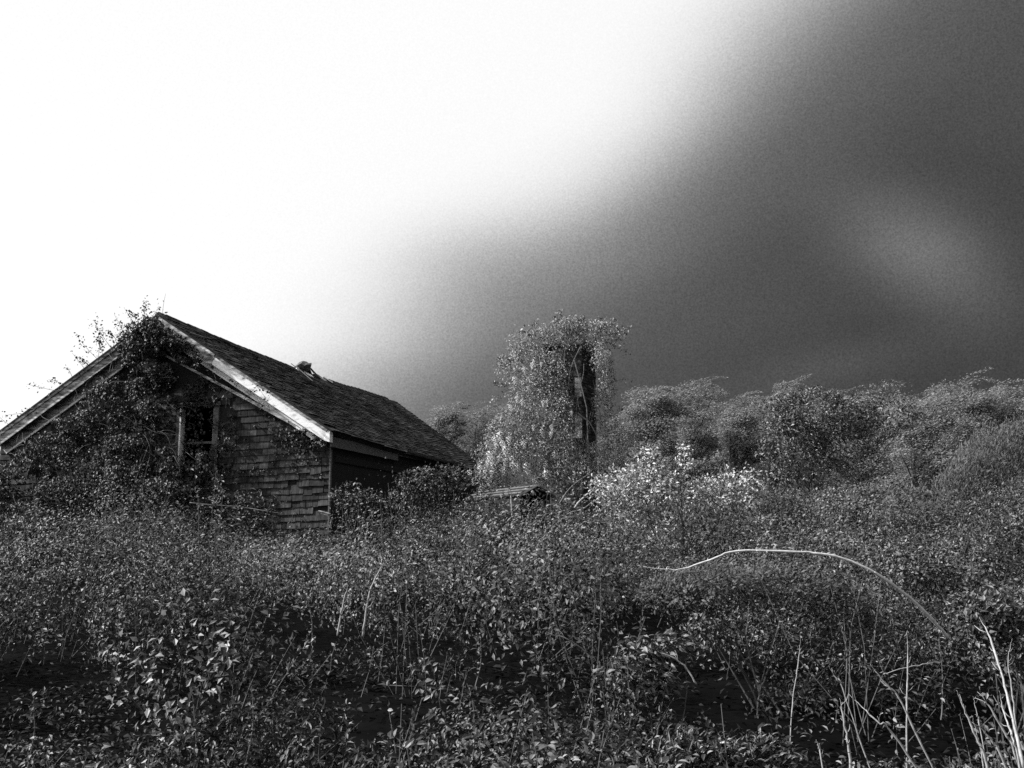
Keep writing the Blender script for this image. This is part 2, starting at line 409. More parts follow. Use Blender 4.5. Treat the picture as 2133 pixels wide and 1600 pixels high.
# window
win = MB(); cw = 0.12
win.box(wx1, wx1 + cw, -0.055, 0.0, wz0, wz1 + 0.02)
winp = win.build('window', M['wood_grey'], house)
m = MB(); m.box(wx0 - 0.09, wx0 - 0.004, -0.045, 0.0, wz0, wz1); m.build('casing', M['wood_grey'], winp)
m = MB(); m.box(wx0 - 0.1, wx1 + cw + .02, -0.075, 0.0, wz1 + 0.022, wz1 + 0.10); m.build('window_head', M['white_worn'], winp)
m = MB(); m.box(wx0 - 0.002, wx0 + 0.028, -0.06, 0.10, wz0, wz1 - 0.01); m.build('jamb', M['white'], winp)
m = MB(); m.box(wx1 - 0.022, wx1 - 0.002, -0.03, 0.10, wz0, wz1 - 0.01); m.build('jamb', M['white_worn'], winp)
wm = (wz0 + wz1) / 2 - 0.08
m = MB(); m.box(wx0 + 0.03, wx1 - 0.024, 0.03, 0.07, wm, wm + 0.045); m.build('meeting_rail', M['wood_grey'], winp)
m = MB(); m.box(wx0 - 0.1, wx1 + cw + .02, -0.09, 0.02, wz0 - 0.07, wz0 - 0.002); m.build('window_sill', M['wood_grey'], winp)

# roof deck: two slopes, far edge drawn in towards the eave
TK = 0.10
def sag(y, s):
    t_ = min(max(y, 0), 13.6) / 13.6; return (-.13 * math.sin(math.pi * t_) + .025 * math.sin(y * 1.9) * t_ * min(1, s / 2 + .5))
def slope_pt(side, s, y, lift=0.0):   # s = distance down the slope from the ridge
    x = XA + side * s * math.cos(ANG); z = ZE + RISE - s * math.sin(ANG) + sag(y, s)
    return (x + side * lift * math.sin(ANG), y, z + lift * math.cos(ANG))
SLEN = math.hypot(W, RISE)
def far_y(s): return LEN_RIDGE + (LEN_EAVE - LEN_RIDGE) * s / SLEN
rd = MB()
for side in (1, -1):
    for i in range(16):
        f0, f1 = i / 16, (i + 1) / 16
        yy = lambda s_, f_: -OV + f_ * (far_y(s_) + OV)
        p = [slope_pt(side, 0, yy(0, f0), 0), slope_pt(side, SLEN, yy(SLEN, f0), 0), slope_pt(side, SLEN, yy(SLEN, f1), 0), slope_pt(side, 0, yy(0, f1), 0)]
        q = [slope_pt(side, 0, yy(0, f0), TK), slope_pt(side, SLEN, yy(SLEN, f0), TK), slope_pt(side, SLEN, yy(SLEN, f1), TK), slope_pt(side, 0, yy(0, f1), TK)]
        rd.hexa(p + q if side > 0 else p[::-1] + q[::-1])
roof = rd.build('roof', M['tar'], house)
# asphalt shingles on the visible slope
RE = 0.135; rows = int(SLEN / RE); tabs = []
for r in range(rows + 1):
    s1 = SLEN + 0.05 - r * RE
    if s1 < RE * 0.6: break
    y = -OV - 0.03 - (0.15 if r % 2 else 0.0) * rs.uniform(0.6, 1)
    while y < far_y(s1) - 0.05:
        wd = 0.30 + rs.uniform(-0.02, 0.02)
        tabs.append((s1, max(y, -OV - 0.03), min(y + wd, far_y(s1) + 0.02), rs.uniform()))
        y += wd
hole = lambda s, y: (s < 0.75 and 5.9 < y < 8.6 and s < 0.75 * (1 - abs(y - 7.2) / 1.5))
tabs = [t for t in tabs if not hole(t[0], t[1]) and t[3] > 0.012]
near = sorted(range(len(tabs)), key=lambda i: tabs[i][1] - 0.35 * tabs[i][0])[:300]
nearset = set(near); rmass = MB(); tab_mesh = []
for k in range(6):
    m = MB(); w2 = 0.146 + 0.002 * k; bt = 0.013 + 0.003 * k
    L = RE + 0.03
    P = lambda u, y, l: (u * math.cos(ANG) + l * math.sin(ANG), y, -u * math.sin(ANG) + l * math.cos(ANG))
    m.hexa([P(0, -w2, 0), P(0, w2, 0), P(-L, w2, -0.008), P(-L, -w2, -0.008), P(0, -w2, bt), P(0.004 * k, w2, bt), P(-L, w2, 0.001), P(-L, -w2, 0.001)])
    tab_mesh.append(m.mesh('roof_shingle', M['roofing']))
for i, (s1, y0, y1, r) in enumerate(tabs):
    lift = TK + 0.012 + 0.003 * ((i * 7) % 3)
    ym = (y0 + y1) / 2
    if i in nearset and y1 - y0 > 0.2:
        o = link('roof_shingle', tab_mesh[int(r * 5.99)], roof); o.location = slope_pt(1, s1, ym, lift)
        o.rotation_euler = (rs.normal(0, .012), rs.normal(0, 0.02), rs.normal(0, 0.012) + (rs.normal(0, .12) if rs.uniform() < .06 else 0))
    else:
        w2 = (y1 - y0) / 2 - 0.005; bt = 0.014 + 0.016 * r; L = RE + 0.03; j = rs.normal(0, 0.006)
        c = lambda s_, y_, l_: slope_pt(1, s_, y_, lift + l_)
        rmass.hexa([c(s1 + j, ym - w2, 0), c(s1 + j, ym + w2, 0), c(s1 - L, ym + w2, -.008), c(s1 - L, ym - w2, -.008),
                    c(s1 + j, ym - w2, bt), c(s1, ym + w2, bt), c(s1 - L, ym + w2, .001), c(s1 - L, ym - w2, .001)])
tag(rmass.build('roof_shingle_courses', M['roofing_mass'], roof), kind='stuff')
# ridge caps
for i in range(int(LEN_RIDGE / 0.28)):
    y0 = -OV - 0.03 + i * 0.28
    if 6.0 < y0 < 8.3: continue
    m = MB(); zt = sag(y0, 0) + ZE + RISE + TK / math.cos(ANG) + 0.02 + rs.uniform(0, .012); dx = 0.13
    m.hexa([(XA - dx, y0, zt - dx * SL - .01), (XA + dx, y0, zt - dx * SL - .01), (XA + dx, y0 + .3, zt - dx * SL - .02), (XA - dx, y0 + .3, zt - dx * SL - .02),
            (XA - .012, y0, zt + .03), (XA + .012, y0, zt + .03), (XA + .012, y0 + .3, zt + .015), (XA - .012, y0 + .3, zt + .015)])
    m.build('ridge_cap', M['roofing'], roof)

# rake boards, soffits and friezes on both slopes of the gable
def rake(side, s0, s1, y0, y1, l0, l1, dz0=0.0, dz1=0.0):
    m = MB()
    p = [slope_pt(side, s0, y0, l0 + dz0), slope_pt(side, s1, y0, l0 + dz1), slope_pt(side, s1, y1, l0 + dz1), slope_pt(side, s0, y1, l0 + dz0)]
    q = [slope_pt(side, s0, y0, l1), slope_pt(side, s1, y0, l1), slope_pt(side, s1, y1, l1), slope_pt(side, s0, y1, l1)]
    m.hexa(p + q if side > 0 else p[::-1] + q[::-1]); return m
for side in (1, -1):
    cuts = [0.0, 1.7, 3.3, SLEN + 0.02] if side > 0 else [0.0, 2.2, SLEN + 0.02]
    for c0, c1 in zip(cuts[:-1], cuts[1:]):
        j_ = rs.uniform(-.012, .012); mt_ = M['white'] if side > 0 and c1 > 2 else M['white_worn']
        rb = rake(side, c0, c1 - .008, -OV - 0.03 + j_ * .3, -OV - 0.002, -0.16 + j_, 0.075).build('rake_board', mt_, house)
        rake(side, c0 + .01, c1 - rs.uniform(.01, .12), -OV - 0.06, -OV - 0.035, 0.015, 0.072).build('moulding', M['white_worn'], rb)
    rake(side, 0.0, SLEN + 0.03, -OV - 0.075, -OV - 0.032, 0.074, 0.108).build('drip_edge', M['tar'], house)
    rake(side, 0.05, SLEN - 0.02, -OV - 0.001, -0.02, -0.05, -0.02).build('soffit_board', M['soffit'], house)
    fr = rake(side, 0.05, SLEN - 0.06, -0.075, -0.036, -0.30, -0.052, 0.0, 0.0).build('frieze_board', M['white'] if side > 0 else M['white_worn'], house)
    rake(side, 0.3, SLEN - 0.10, -0.105, -0.076, -0.31, -0.27).build('moulding', M['white'], fr)
# loose lower trim that has dropped away from the frieze, upper right slope
ax, az = on_gable(333, 733, -0.14); bx, bz = on_gable(600, 876, -0.14)
m = MB(); m.slab_y([(ax, az - 0.035), (bx, bz - 0.05), (bx, bz + 0.03), (ax, az + 0.012)], -0.15, -0.12)
m.build('loose_trim', M['white_worn'], house)
# eave return: small white triangular block at the corner
cx = XR + EO
m = MB(); m.slab_y([(cx - 0.10, ZE - 0.12), (cx + 0.03, ZE - 0.16), (cx + 0.03, ZE + 0.06)], -OV - 0.05, -OV + 0.10); m.build('eave_return', M['white'], house)
# eave fascia, gutter and soffit on the right side
m = MB(); m.box(cx - 0.03, cx, -OV + 0.12, 3.6, ZE - 0.24, ZE - 0.03); m.build('eave_fascia', M['wood_grey'], house)
m = MB(); m.box(cx - 0.035, cx - 0.005, 3.7, LEN_EAVE - 0.5, ZE - 0.12, ZE - 0.02)
fas = m.build('eave_fascia', M['wood_grey'], house)
m = MB()
prof = [(0, 0), (0.02, -0.07), (0.09, -0.07), (0.12, 0.0), (0.11, 0.0), (0.085, -0.06), (0.03, -0.06), (0.012, 0)]
m.slab_y([(cx + .004 + a_, ZE + .02 + b_) for a_, b_ in prof], 3.9, 8.6); m.build('gutter', M['metal'], house)
m = MB(); m.box(XR + 0.002, cx - 0.036, -OV + .15, LEN_EAVE - .5, ZE - 0.10, ZE - 0.07); m.build('eave_soffit', M['wood_dark'], house)
m = MB(); m.box(XR + 0.001, XR + 0.03, 0.2, 4.6, ZE - 0.52, ZE - 0.38); m.build('eave_frieze', M['wood_dark'], house)

# broken vent hood and torn flashing on the ridge
def ridge_y(u):     # distance along the ridge seen at photo column u
    best = min(np.linspace(0, 13, 521), key=lambda yy: abs((lambda q: 1066.5 + FPX * q[0] / (q[1] * CP + (q[2] - EYE[2]) * SP))(h2w(np.array([XA, yy, ZE + RISE]))) - u))
    return float(best)
yv = ridge_y(628); zr = ZE + RISE + TK + sag(yv, 0)
ang = np.linspace(0, 2 * math.pi, 13)[:-1]
m = MB(); rings = []
for zz, r in ((-.05, .12), (.10, .12), (.12, .22), (.26, .25), (.36, .20), (.42, .08), (.43, .01)):
    rings.append([(r * math.cos(a_) * 1.1 + zz * 0.25, r * math.sin(a_), zz) for a_ in ang])
v = np.array(rings).reshape(-1, 3); t = []
for i in range(len(rings) - 1):
    for k in range(12):
        k2 = (k + 1) % 12; t += [(i * 12 + k, i * 12 + k2, i * 12 + 12 + k2), (i * 12 + k, i * 12 + 12 + k2, i * 12 + 12 + k)]
v = v * np.array([.8, .95, .72]); v += .035 * np.sin(v[:, [1, 2, 0]] * 23 + 1)
m.add(v + (XA + 0.02, yv, zr - 0.02), t)
vent = m.build('vent_hood', M['metal'], roof)
for k, (dy, dx, sx, sy, rz, tl, mk) in enumerate([(-.34, .05, .10, .16, .4, .9, 'white'), (.05, .22, .28, .22, .2, .25, 'white'), (.45, .10, .5, .12, .5, .12, 'tar'), (.75, .12, .26, .3, .9, .3, 'wood_grey'),
                                   (1.15, .10, .36, .14, .3, .3, 'white_worn'), (1.5, .12, .34, .34, .7, .2, 'white'), (1.0, -.02, .6, .08, 1.3, .2, 'tar'), (.25, .05, .3, .3, 1.8, .5, 'tar')]):
    m = MB(); m.prism([(-sx, -sy * .6), (sx * .7, -sy), (sx, sy * .3), (sx * .2, sy), (-sx * .8, sy * .7)], -0.012, 0.012)
    o = m.build('flashing' if mk.startswith('white') else 'broken_board', M[mk], roof)
    o.location = (XA + dx, yv + dy, zr + 0.04 - dx * SL + 0.02); o.rotation_euler = (tl * .5, ANG * .6 + tl, rz); o.scale = (.55, .55, 1)
m = MB(); yw = ridge_y(598)
m.tube([slope_pt(1, 0.0, yw, TK + .12), slope_pt(1, .35, yw + .05, TK + .10), slope_pt(1, .8, yw + .08, TK + .04)], 0.012, 5); m.build('stay_wire', M['dry'], roof)

# ------------------------------------------------------------------ creeper over the house
def poly_pts(poly, n):
    poly = np.asarray(poly, float); lo, hi = poly.min(0), poly.max(0); out = []
    tot = 0
    while tot < n:
        p = RNG.uniform(lo, hi, (n * 2, 2)); x, y = p[:, 0], p[:, 1]
        ins = np.zeros(len(p), bool); j = len(poly) - 1
        for i in range(len(poly)):
            xi, yi = poly[i]; xj, yj = poly[j]
            ins ^= ((yi > y) != (yj > y)) & (x < (xj - xi) * (y - yi) / (yj - yi + 1e-12) + xi); j = i
        out.append(p[ins]); tot += ins.sum()
    return np.concatenate(out)[:n]
def gable_world(px, depth):
    D = np.stack([ray(u, v) for u, v in px]); D = np.asarray(D)
    k = ((H0 - EYE) @ H_R) / (D @ H_R)
    P = EYE + D * k[:, None]
    return P - H_R[None] * depth[:, None]
RNG = np.random.default_rng(40)
vine = empty('creeper', h2w(np.array([-5.5, -0.5, -0.9])))
tag(vine, 'dense leafy creeper with bare twigs smothering the gable of the house', 'creeper')
VB = np.array(vine.location)
vl, vt = MB(), MB()
regions = [
    ([(-160, 1030), (0, 982), (110, 912), (190, 850), (262, 775), (300, 720), (335, 720), (372, 780), (372, 860), (380, 960), (440, 985), (450, 1060), (420, 1110), (-160, 1130)], 26000, 0.12, 0.75, .38),
    ([(272, 720), (292, 680), (330, 672), (400, 735), (420, 765), (380, 800), (290, 800)], 2600, 0.30, 0.60, .42),
    ([(316, 668), (345, 668), (400, 705), (450, 750), (430, 775), (380, 745), (325, 705)], 1300, 0.36, 0.62, .44),
    ([(330, 745), (400, 770), (470, 800), (560, 850), (470, 860), (455, 845), (370, 850)], 1500, 0.08, 0.30, .5),
    ([(375, 945), (450, 940), (470, 1000), (520, 1070), (440, 1110), (380, 1100)], 2600, 0.10, 0.55, .45),
    ([(600, 895), (640, 893), (688, 915), (680, 935), (640, 935)], 420, 0.06, 0.22, .3),
    ([(455, 860), (560, 860), (670, 930), (670, 1000), (600, 985), (500, 1000), (455, 960)], 420, 0.03, 0.10, .55),
    ([(440, 1040), (540, 1020), (600, 1060), (560, 1110), (430, 1110)], 900, 0.2, 0.6, .4),
    ([(380, 850), (430, 850), (425, 965), (385, 965)], 260, 0.02, 0.14, .3),
    ([(440, 850), (520, 850), (500, 930), (470, 1010), (440, 1000)], 420, 0.05, 0.2, .48),
]
for poly, n, d0, d1, thr in regions:
    px = poly_pts(poly, n * 2)
    nz_ = fbm(px[:, 0] / 34.0, px[:, 1] / 34.0, 21, 3)
    px = px[nz_ > thr - 0.06][:n]; nn = fbm(px[:, 0] / 34.0, px[:, 1] / 34.0, 21, 3)
    dep = d0 + (d1 - d0) * np.clip((nn - thr + .06) * 3.0, 0, 1) * RNG.uniform(0.4, 1.0, len(px))
    P = gable_world(px, dep); k = len(P)
    dr = np.array([0.25, -0.2, -0.55]) + nrand(k, .55); nm = np.array([-0.3, -0.75, 0.55]) + nrand(k, .5)
    vl.leaves(P, dr, nm, RNG.uniform(.04, .085, k), .75, 4)
# sprays above the left rake, against the sky
def spray(mbl, mbt, base, tip, n_leaf, size, spread=.08, r=.006, twig=True, kind=4, width=.7):
    base, tip = np.asarray(base), np.asarray(tip); Ls = np.linalg.norm(tip - base)
    mid = (base + tip) / 2 + nrand(1, Ls * .12)[0]
    tt = np.linspace(0, 1, 7)[:, None]; pts = (1 - tt) ** 2 * base + 2 * tt * (1 - tt) * mid + tt ** 2 * tip
    if twig: mbt.tube(pts, np.linspace(r, r * .4, 7), 3)
    q = RNG.uniform(.15, 1, n_leaf) ** .7; q = q[:, None]
    P = (1 - q) ** 2 * base + 2 * q * (1 - q) * mid + q ** 2 * tip + nrand(n_leaf, spread * Ls)
    mbl.leaves(P, nrand(n_leaf) + [0, 0, -.2], nrand(n_leaf, .6) + [-.2, -.5, .6], RNG.uniform(.6, 1.2, n_leaf) * size, width, kind)
Yr = 20.6
for (u0, v0, u1, v1, nl) in [(300, 672, 305, 625, 60), (290, 675, 270, 650, 40), (310, 668, 330, 640, 26), (320, 668, 350, 648, 14), (262, 705, 238, 655, 34), (250, 715, 225, 690, 34),
                             (235, 730, 195, 665, 60), (215, 742, 205, 700, 70), (205, 750, 160, 700, 44), (190, 765, 170, 745, 36), (180, 775, 150, 735, 20), (262, 705, 248, 670, 30), (235, 728, 250, 690, 20),
                             (205, 755, 215, 680, 40), (135, 800, 100, 790, 20), (120, 815, 55, 800, 22), (130, 805, 95, 830, 16), (60, 862, 10, 866, 16), (30, 890, -10, 860, 20), (150, 785, 135, 765, 14), (85, 845, 50, 850, 14),
                             (270, 695, 290, 655, 30), (285, 680, 258, 640, 10), (340, 680, 345, 612, 6)]:
    spray(vl, vt, at(u0, v0, Yr), at(u1, v1, Yr - .1), int(nl * .9), .058, .09)
for (u0, v0, u1, v1, nl) in [(415, 745, 450, 790, 16), (480, 790, 500, 800, 10), (505, 835, 540, 800, 16), (560, 850, 530, 800, 14), (470, 850, 480, 810, 14)]:
    spray(vl, vt, at(u0, v0, 20.0), at(u1, v1, 19.9), nl, .07, .1)
# bare twigs arching out of the creeper
for k in range(150):
    u, v = poly_pts([(-40, 1010), (180, 840), (290, 730), (380, 860), (450, 1000), (430, 1090), (0, 1100)], 1)[0]
    L_ = RNG.uniform(20, 75); a0 = RNG.uniform(-3.6, .6); cur = RNG.choice([-1, 1]) * RNG.uniform(.4, 2.2); pts = []; dp = RNG.uniform(.30, .60)
    for i in range(11):
        pts.append((u, v)); a0 += cur / 10 + RNG.normal(0, .12); u += math.cos(a0) * L_ / 10; v += math.sin(a0) * L_ / 10
    vt.tube(gable_world(pts, np.full(11, dp) + np.sin(np.linspace(0, 3, 11)) * .08), np.linspace(.006, .0025, 11), 3)
vl.build('creeper_leaves', M['leaf_vine'], vine, off=VB); tag(vt.build('twigs', M['stem'], vine, off=VB), kind='stuff')

# ------------------------------------------------------------------ chimney with a flowering climber
CY, CTH = 24.0, math.radians(25)
cnear = at(1213, 900, CY)
C_X = np.array([math.cos(CTH), -math.sin(CTH), 0]); C_R = np.array([math.sin(CTH), math.cos(CTH), 0])
ch_w = 1.02
ztop = at(1213, 716, CY)[2]
cbase = np.array([cnear[0], cnear[1], float(G(cnear[0], cnear[1])) - .1])
chim = empty('chimney', cbase, -CTH)
tag(chim, 'tall free-standing brick chimney, dark on one side, wrapped in a climber', 'chimney')
Hc = ztop - cbase[2]
m = MB(); m.box(-ch_w + .02, -.02, .02, ch_w - .02, 0, Hc - .02); core = m.build('mortar_core', M['mortar'], chim)
bk = MB(); br = np.random.default_rng(8)
for r in range(int(Hc / .078)):
    z = r * .078
    for f in range(4):
        s = -.11 if r % 2 else 0.0
        while s < ch_w - .02:
            a_, b_ = max(s, .0), min(s + .215, ch_w)
            if b_ - a_ > .05 and br.uniform() > .03:
                o_ = br.uniform(0, .010)
                if f == 0: bk.box(-ch_w + a_, -ch_w + b_ - .012, -o_, .1, z, z + .066)
                if f == 1: bk.box(-.1, o_, a_ + .003, b_ - .010, z + .001, z + .065)
                if f == 2: bk.box(-ch_w + a_, -ch_w + b_ - .012, ch_w - .1, ch_w + o_, z, z + .066)
                if f == 3: bk.box(-ch_w - o_, -ch_w + .1, a_ + .003, b_ - .010, z + .001, z + .065)
            s += .227
tag(bk.build('bricks', M['brick'], core), kind='stuff')
m = MB(); m.box(-ch_w - .05, .05, -.05, ch_w + .05, Hc - .02, Hc + .07); m.build('cap_slab', M['mortar'], chim)
for (z, hgt) in ((Hc - 1.35, .5), (Hc - 2.35, .55)):           # pale slabs painting in the sunlit strip on the near corner
    m = MB(); m.prism([(-.17, -.045), (.004, -.045), (.004, -.012), (-.17, -.012)], z, z + hgt); m.build('painted_lit_strip', M['white_worn'], chim)

RNG = np.random.default_rng(41)
clim = empty('climber', cbase + np.array([-.6, -.5, 0])); KB = np.array(clim.location)
tag(clim, 'pale flowering climber drooping over the free-standing chimney', 'climber')
kl, kt = MB(), MB()
def blob(mbl, c, r, n, size, dirbias=(0, 0, -.4), nb=(-.3, -.4, .7), width=.5, kind=4, shell=.55, top=0.25, holes=.45, seed=1):
    """leaves filling the outer shell of an uneven ellipsoid"""
    d = unit(nrand(int(n * 1.8))); d[:, 2] += top; d = unit(d)
    th, ph = np.arctan2(d[:, 1], d[:, 0]), np.arcsin(np.clip(d[:, 2], -1, 1))
    lump = fbm(th * 2.2 + 10, ph * 3.2 + 10, seed, 3)
    keep = lump > holes - .10; d, lump = d[keep][:n], lump[keep][:n]
    k = len(d); rr = (shell + (1 - shell) * RNG.uniform(0, 1, k) ** .6) * (.62 + .75 * lump)
    P = np.asarray(c) + d * np.asarray(r) * rr[:, None]
    mbl.leaves(P, np.asarray(dirbias) + nrand(k, .6) + d * .35, np.asarray(nb) + nrand(k, .45) + d * .5, RNG.uniform(.65, 1.25, k) * size, width, kind)
cl = lambda u, v, dy=0: at(u, v, CY + dy)
pxm = CY / FPX
for (u, v, dy, ru, rv, n, sd) in [(1150, 725, .2, 92, 52, 2300, 1), (1240, 700, .3, 66, 36, 1200, 2), (1095, 770, -.1, 62, 62, 1500, 3), (1140, 790, -.4, 50, 60, 1000, 4), (1120, 830, -.4, 62, 60, 1500, 5),
                                  (1080, 890, -.5, 60, 44, 1400, 6), (1050, 940, -.6, 58, 50, 1700, 7), (1110, 950, -.7, 64, 56, 1500, 8), (1020, 985, -.7, 38, 34, 800, 9), (1165, 880, -.8, 36, 70, 800, 10),
                                  (1180, 960, -.8, 44, 60, 900, 11), (1270, 800, .6, 12, 80, 200, 12), (1280, 940, .3, 34, 70, 700, 13), (1190, 680, .3, 36, 22, 500, 14), (1250, 750, -.3, 20, 36, 420, 16), (1254, 850, -.3, 20, 60, 520, 17), (1262, 800, .2, 22, 60, 300, 20), (1245, 960, -.5, 26, 40, 500, 18), (1215, 985, -.9, 40, 30, 500, 19), (1160, 1000, -.9, 50, 40, 700, 15)]:
    blob(kl, cl(u, v, dy), (ru * pxm, .55, rv * pxm), int(n * 1.9), .062, (.1, -.2, -.45), (-.6, -.4, .7), .45, 4, .35, .3, .45, sd)
for (u0, v0, u1, v1, nl) in [(1130, 690, 1080, 690, 36), (1160, 690, 1165, 650, 40), (1180, 680, 1215, 660, 36), (1230, 690, 1285, 670, 50), (1250, 700, 1310, 685, 36), (1260, 710, 1310, 735, 26), (1080, 750, 1035, 745, 36),
                             (1090, 730, 1040, 760, 40), (1060, 800, 1030, 800, 30), (1250, 700, 1255, 660, 30), (1080, 800, 1020, 830, 24), (1060, 900, 1010, 915, 36), (1265, 800, 1310, 790, 10), (1250, 880, 1300, 850, 14), (1100, 690, 1120, 668, 30)]:
    spray(kl, kt, cl(u0, v0), cl(u1, v1), nl, .085, .09, .008)
for k in range(26):            # hanging and climbing stems on the near faces
    u = RNG.uniform(1120, 1236); v = RNG.uniform(720, 900); L_ = RNG.uniform(60, 170); pts = []
    w_ = RNG.normal(0, .35)
    for i in range(10):
        pts.append(cl(u, v, -.75 - .1 * math.sin(i * .7 + k))); u += math.sin(i * .8 + k) * 3 + w_ * 6; v += L_ / 9
    kt.tube(pts, np.linspace(.008, .006, 10), 3)
for path in ([(1203, 860), (1228, 880), (1242, 905), (1243, 925), (1240, 970)], [(1222, 860), (1224, 900), (1226, 960), (1229, 1030)], [(1250, 908), (1280, 898), (1305, 900), (1318, 915)], [(1128, 780), (1140, 792), (1146, 800)],
             [(1196, 750), (1210, 800), (1222, 850), (1224, 880)], [(1272, 880), (1284, 870), (1286, 888)]):
    kt.tube([cl(u, v, -1.0) for u, v in path], .015, 5)
kl.build('climber_leaves', M['leaf_wisteria'], clim, off=KB); tag(kt.build('vine_stems', M['stem'], clim, off=KB), kind='stuff')
bl = []
for k in range(3):
    m = MB(); n = 46; q = np.linspace(0, 1, n); ra = .062 * (1 - q) ** .6 * np.minimum(1, q * 5 + .35)
    a_ = q * 60
    P = np.stack([np.cos(a_) * ra, np.sin(a_) * ra, -q * .24], 1) + nrand(n, .006)
    m.leaves(P, np.stack([np.cos(a_), np.sin(a_), -.5 + 0 * q], 1), np.stack([np.cos(a_) * .6, np.sin(a_) * .6, .8 + 0 * q], 1), .05 - .02 * q, .9, 2)
    m.tube([(0, 0, .06), (0, 0, -.05), (.004, 0, -.22)], .004, 3)
    bl.append(m.mesh('blossom', M['blossom']))
bpx = [(1012, 985), (1000, 975), (1020, 945), (1035, 930), (1045, 925), (1052, 935), (1060, 915), (1062, 940), (1040, 955), (1018, 965), (1070, 955), (1077, 930), (1085, 945), (1092, 955), (1017, 1000), (1025, 985), (1030, 970),
       (1050, 975), (1055, 960), (1095, 970), (1100, 985), (1112, 890), (1128, 900), (1148, 905), (1150, 890), (1137, 970), (1115, 995), (1135, 985), (1182, 950), (1155, 948), (1090, 770), (1100, 810), (1062, 850), (1078, 830),
       (1087, 838), (1132, 840), (1140, 838), (1128, 760), (1190, 862), (1072, 790), (1047, 985), (1078, 970), (998, 1010), (1005, 1015), (1110, 760), (1040, 905), (1030, 915), (1048, 945), (1068, 968), (1090, 925), (978, 985), (985, 1000), (1115, 1002), (1025, 955)]
for k, (u, v) in enumerate(bpx):
    o = link('blossom', bl[k % 3], clim); o.location = cl(u, v - 6, -1.15 + RNG.uniform(-.12, .12)) - KB
    o.rotation_euler = (RNG.normal(0, .12), RNG.normal(0, .15), RNG.uniform(0, 6)); s_ = RNG.uniform(.55, 1.05) * (1.1 if v > 900 else .8); o.scale = (s_, s_, s_)

RNG = np.random.default_rng(42)
# ------------------------------------------------------------------ small collapsed shed below the climber
ap = at(1115, 1010, 21.6)
sd_th = math.radians(62); shed = empty('collapsed_shed', (ap[0], ap[1], float(G(ap[0], ap[1]))), 0)
tag(shed, 'small sunken shed roof with a black open gable under the climber', 'shed')
SB = np.array(shed.location); rdv = unit(np.array([-.55, .83, -.02])); gdv = unit(np.array([-.83, -.55, 0.0])); gdv2 = unit(np.array([.83, .55, 0]))
hw, sl_, ln = .46, .22, 2.4
A_ = ap - SB
def plank(a0, a1, b1, b0, th=.03):
    n_ = unit(np.cross(a1 - a0, b0 - a0)); n_ = n_ if n_[2] > 0 else -n_
    m = MB(); q = [a0, a1, b1, b0]
    if np.dot(np.cross(a1 - a0, b0 - a0), n_) < 0: q = q[::-1]
    m.hexa([p - n_ * th for p in q] + list(q)); return m
for side, gd in ((1, gdv), (-1, gdv2)):
    for i in range(6):
        f0, f1 = i / 6 + .006, (i + 1) / 6 - .004
        e0, e1 = gd * hw * f0 - UP * sl_ * f0, gd * hw * f1 - UP * sl_ * f1
        ex = RNG.uniform(-.05, .12)
        plank(A_ + e0 - rdv * ex, A_ + e0 + rdv * ln, A_ + e1 + rdv * ln, A_ + e1 - rdv * ex).build('roof_board', M['wood_dark'] if i % 2 else M['wood_grey'], shed)
zb = float(-SB[2] + SB[2]) - .1
for gd in (gdv, gdv2):
    p0 = A_ + gd * (hw - .06) - UP * (sl_ - .02); p1 = p0 + rdv * ln
    m = MB(); t_ = gd * .04
    m.hexa([np.array([p0[0], p0[1], -.2]), np.array([p1[0], p1[1], -.2]), np.array([p1[0], p1[1], -.2]) - t_, np.array([p0[0], p0[1], -.2]) - t_, p0, p1, p1 - t_, p0 - t_]); m.build('side_wall', M['wood_dark'], shed)
for gd in (gdv, gdv2):
    m = MB(); m.tube([A_ - rdv * .1 - UP * .02, A_ - rdv * .1 + gd * hw * 1.05 - UP * (sl_ * 1.05 + .02)], .028, 4); m.build('verge_board', M['wood_grey'], shed)
m = MB(); bq = A_ + rdv * (ln - .1)
m.hexa([bq + gdv * .5 - UP * 1.2, bq + gdv2 * .5 - UP * 1.2, bq + gdv2 * .5 - UP * 1.2 + rdv * .04, bq + gdv * .5 - UP * 1.2 + rdv * .04, bq + gdv * .5 - UP * .3, bq + gdv2 * .5 - UP * .3, bq + gdv2 * .5 - UP * .3 + rdv * .04, bq + gdv * .5 - UP * .3 + rdv * .04]); m.build('rear_wall', M['wood_dark'], shed)
# white scrap of board at the house corner
wbp = at(674, 1064, 18.6)
m = MB(); m.prism([(-.15, -.05), (.1, -.07), (.16, .03), (-.1, .06)], 0, .05)
o = m.build('painted_board', M['white_worn']); o.location = wbp - np.array([0, 0, .06]); o.rotation_euler = (.2, .25, .2); o.scale = (.8, .8, .8)
tag(o, 'scrap of white painted board lying at the foot of the shingled wall', 'board')

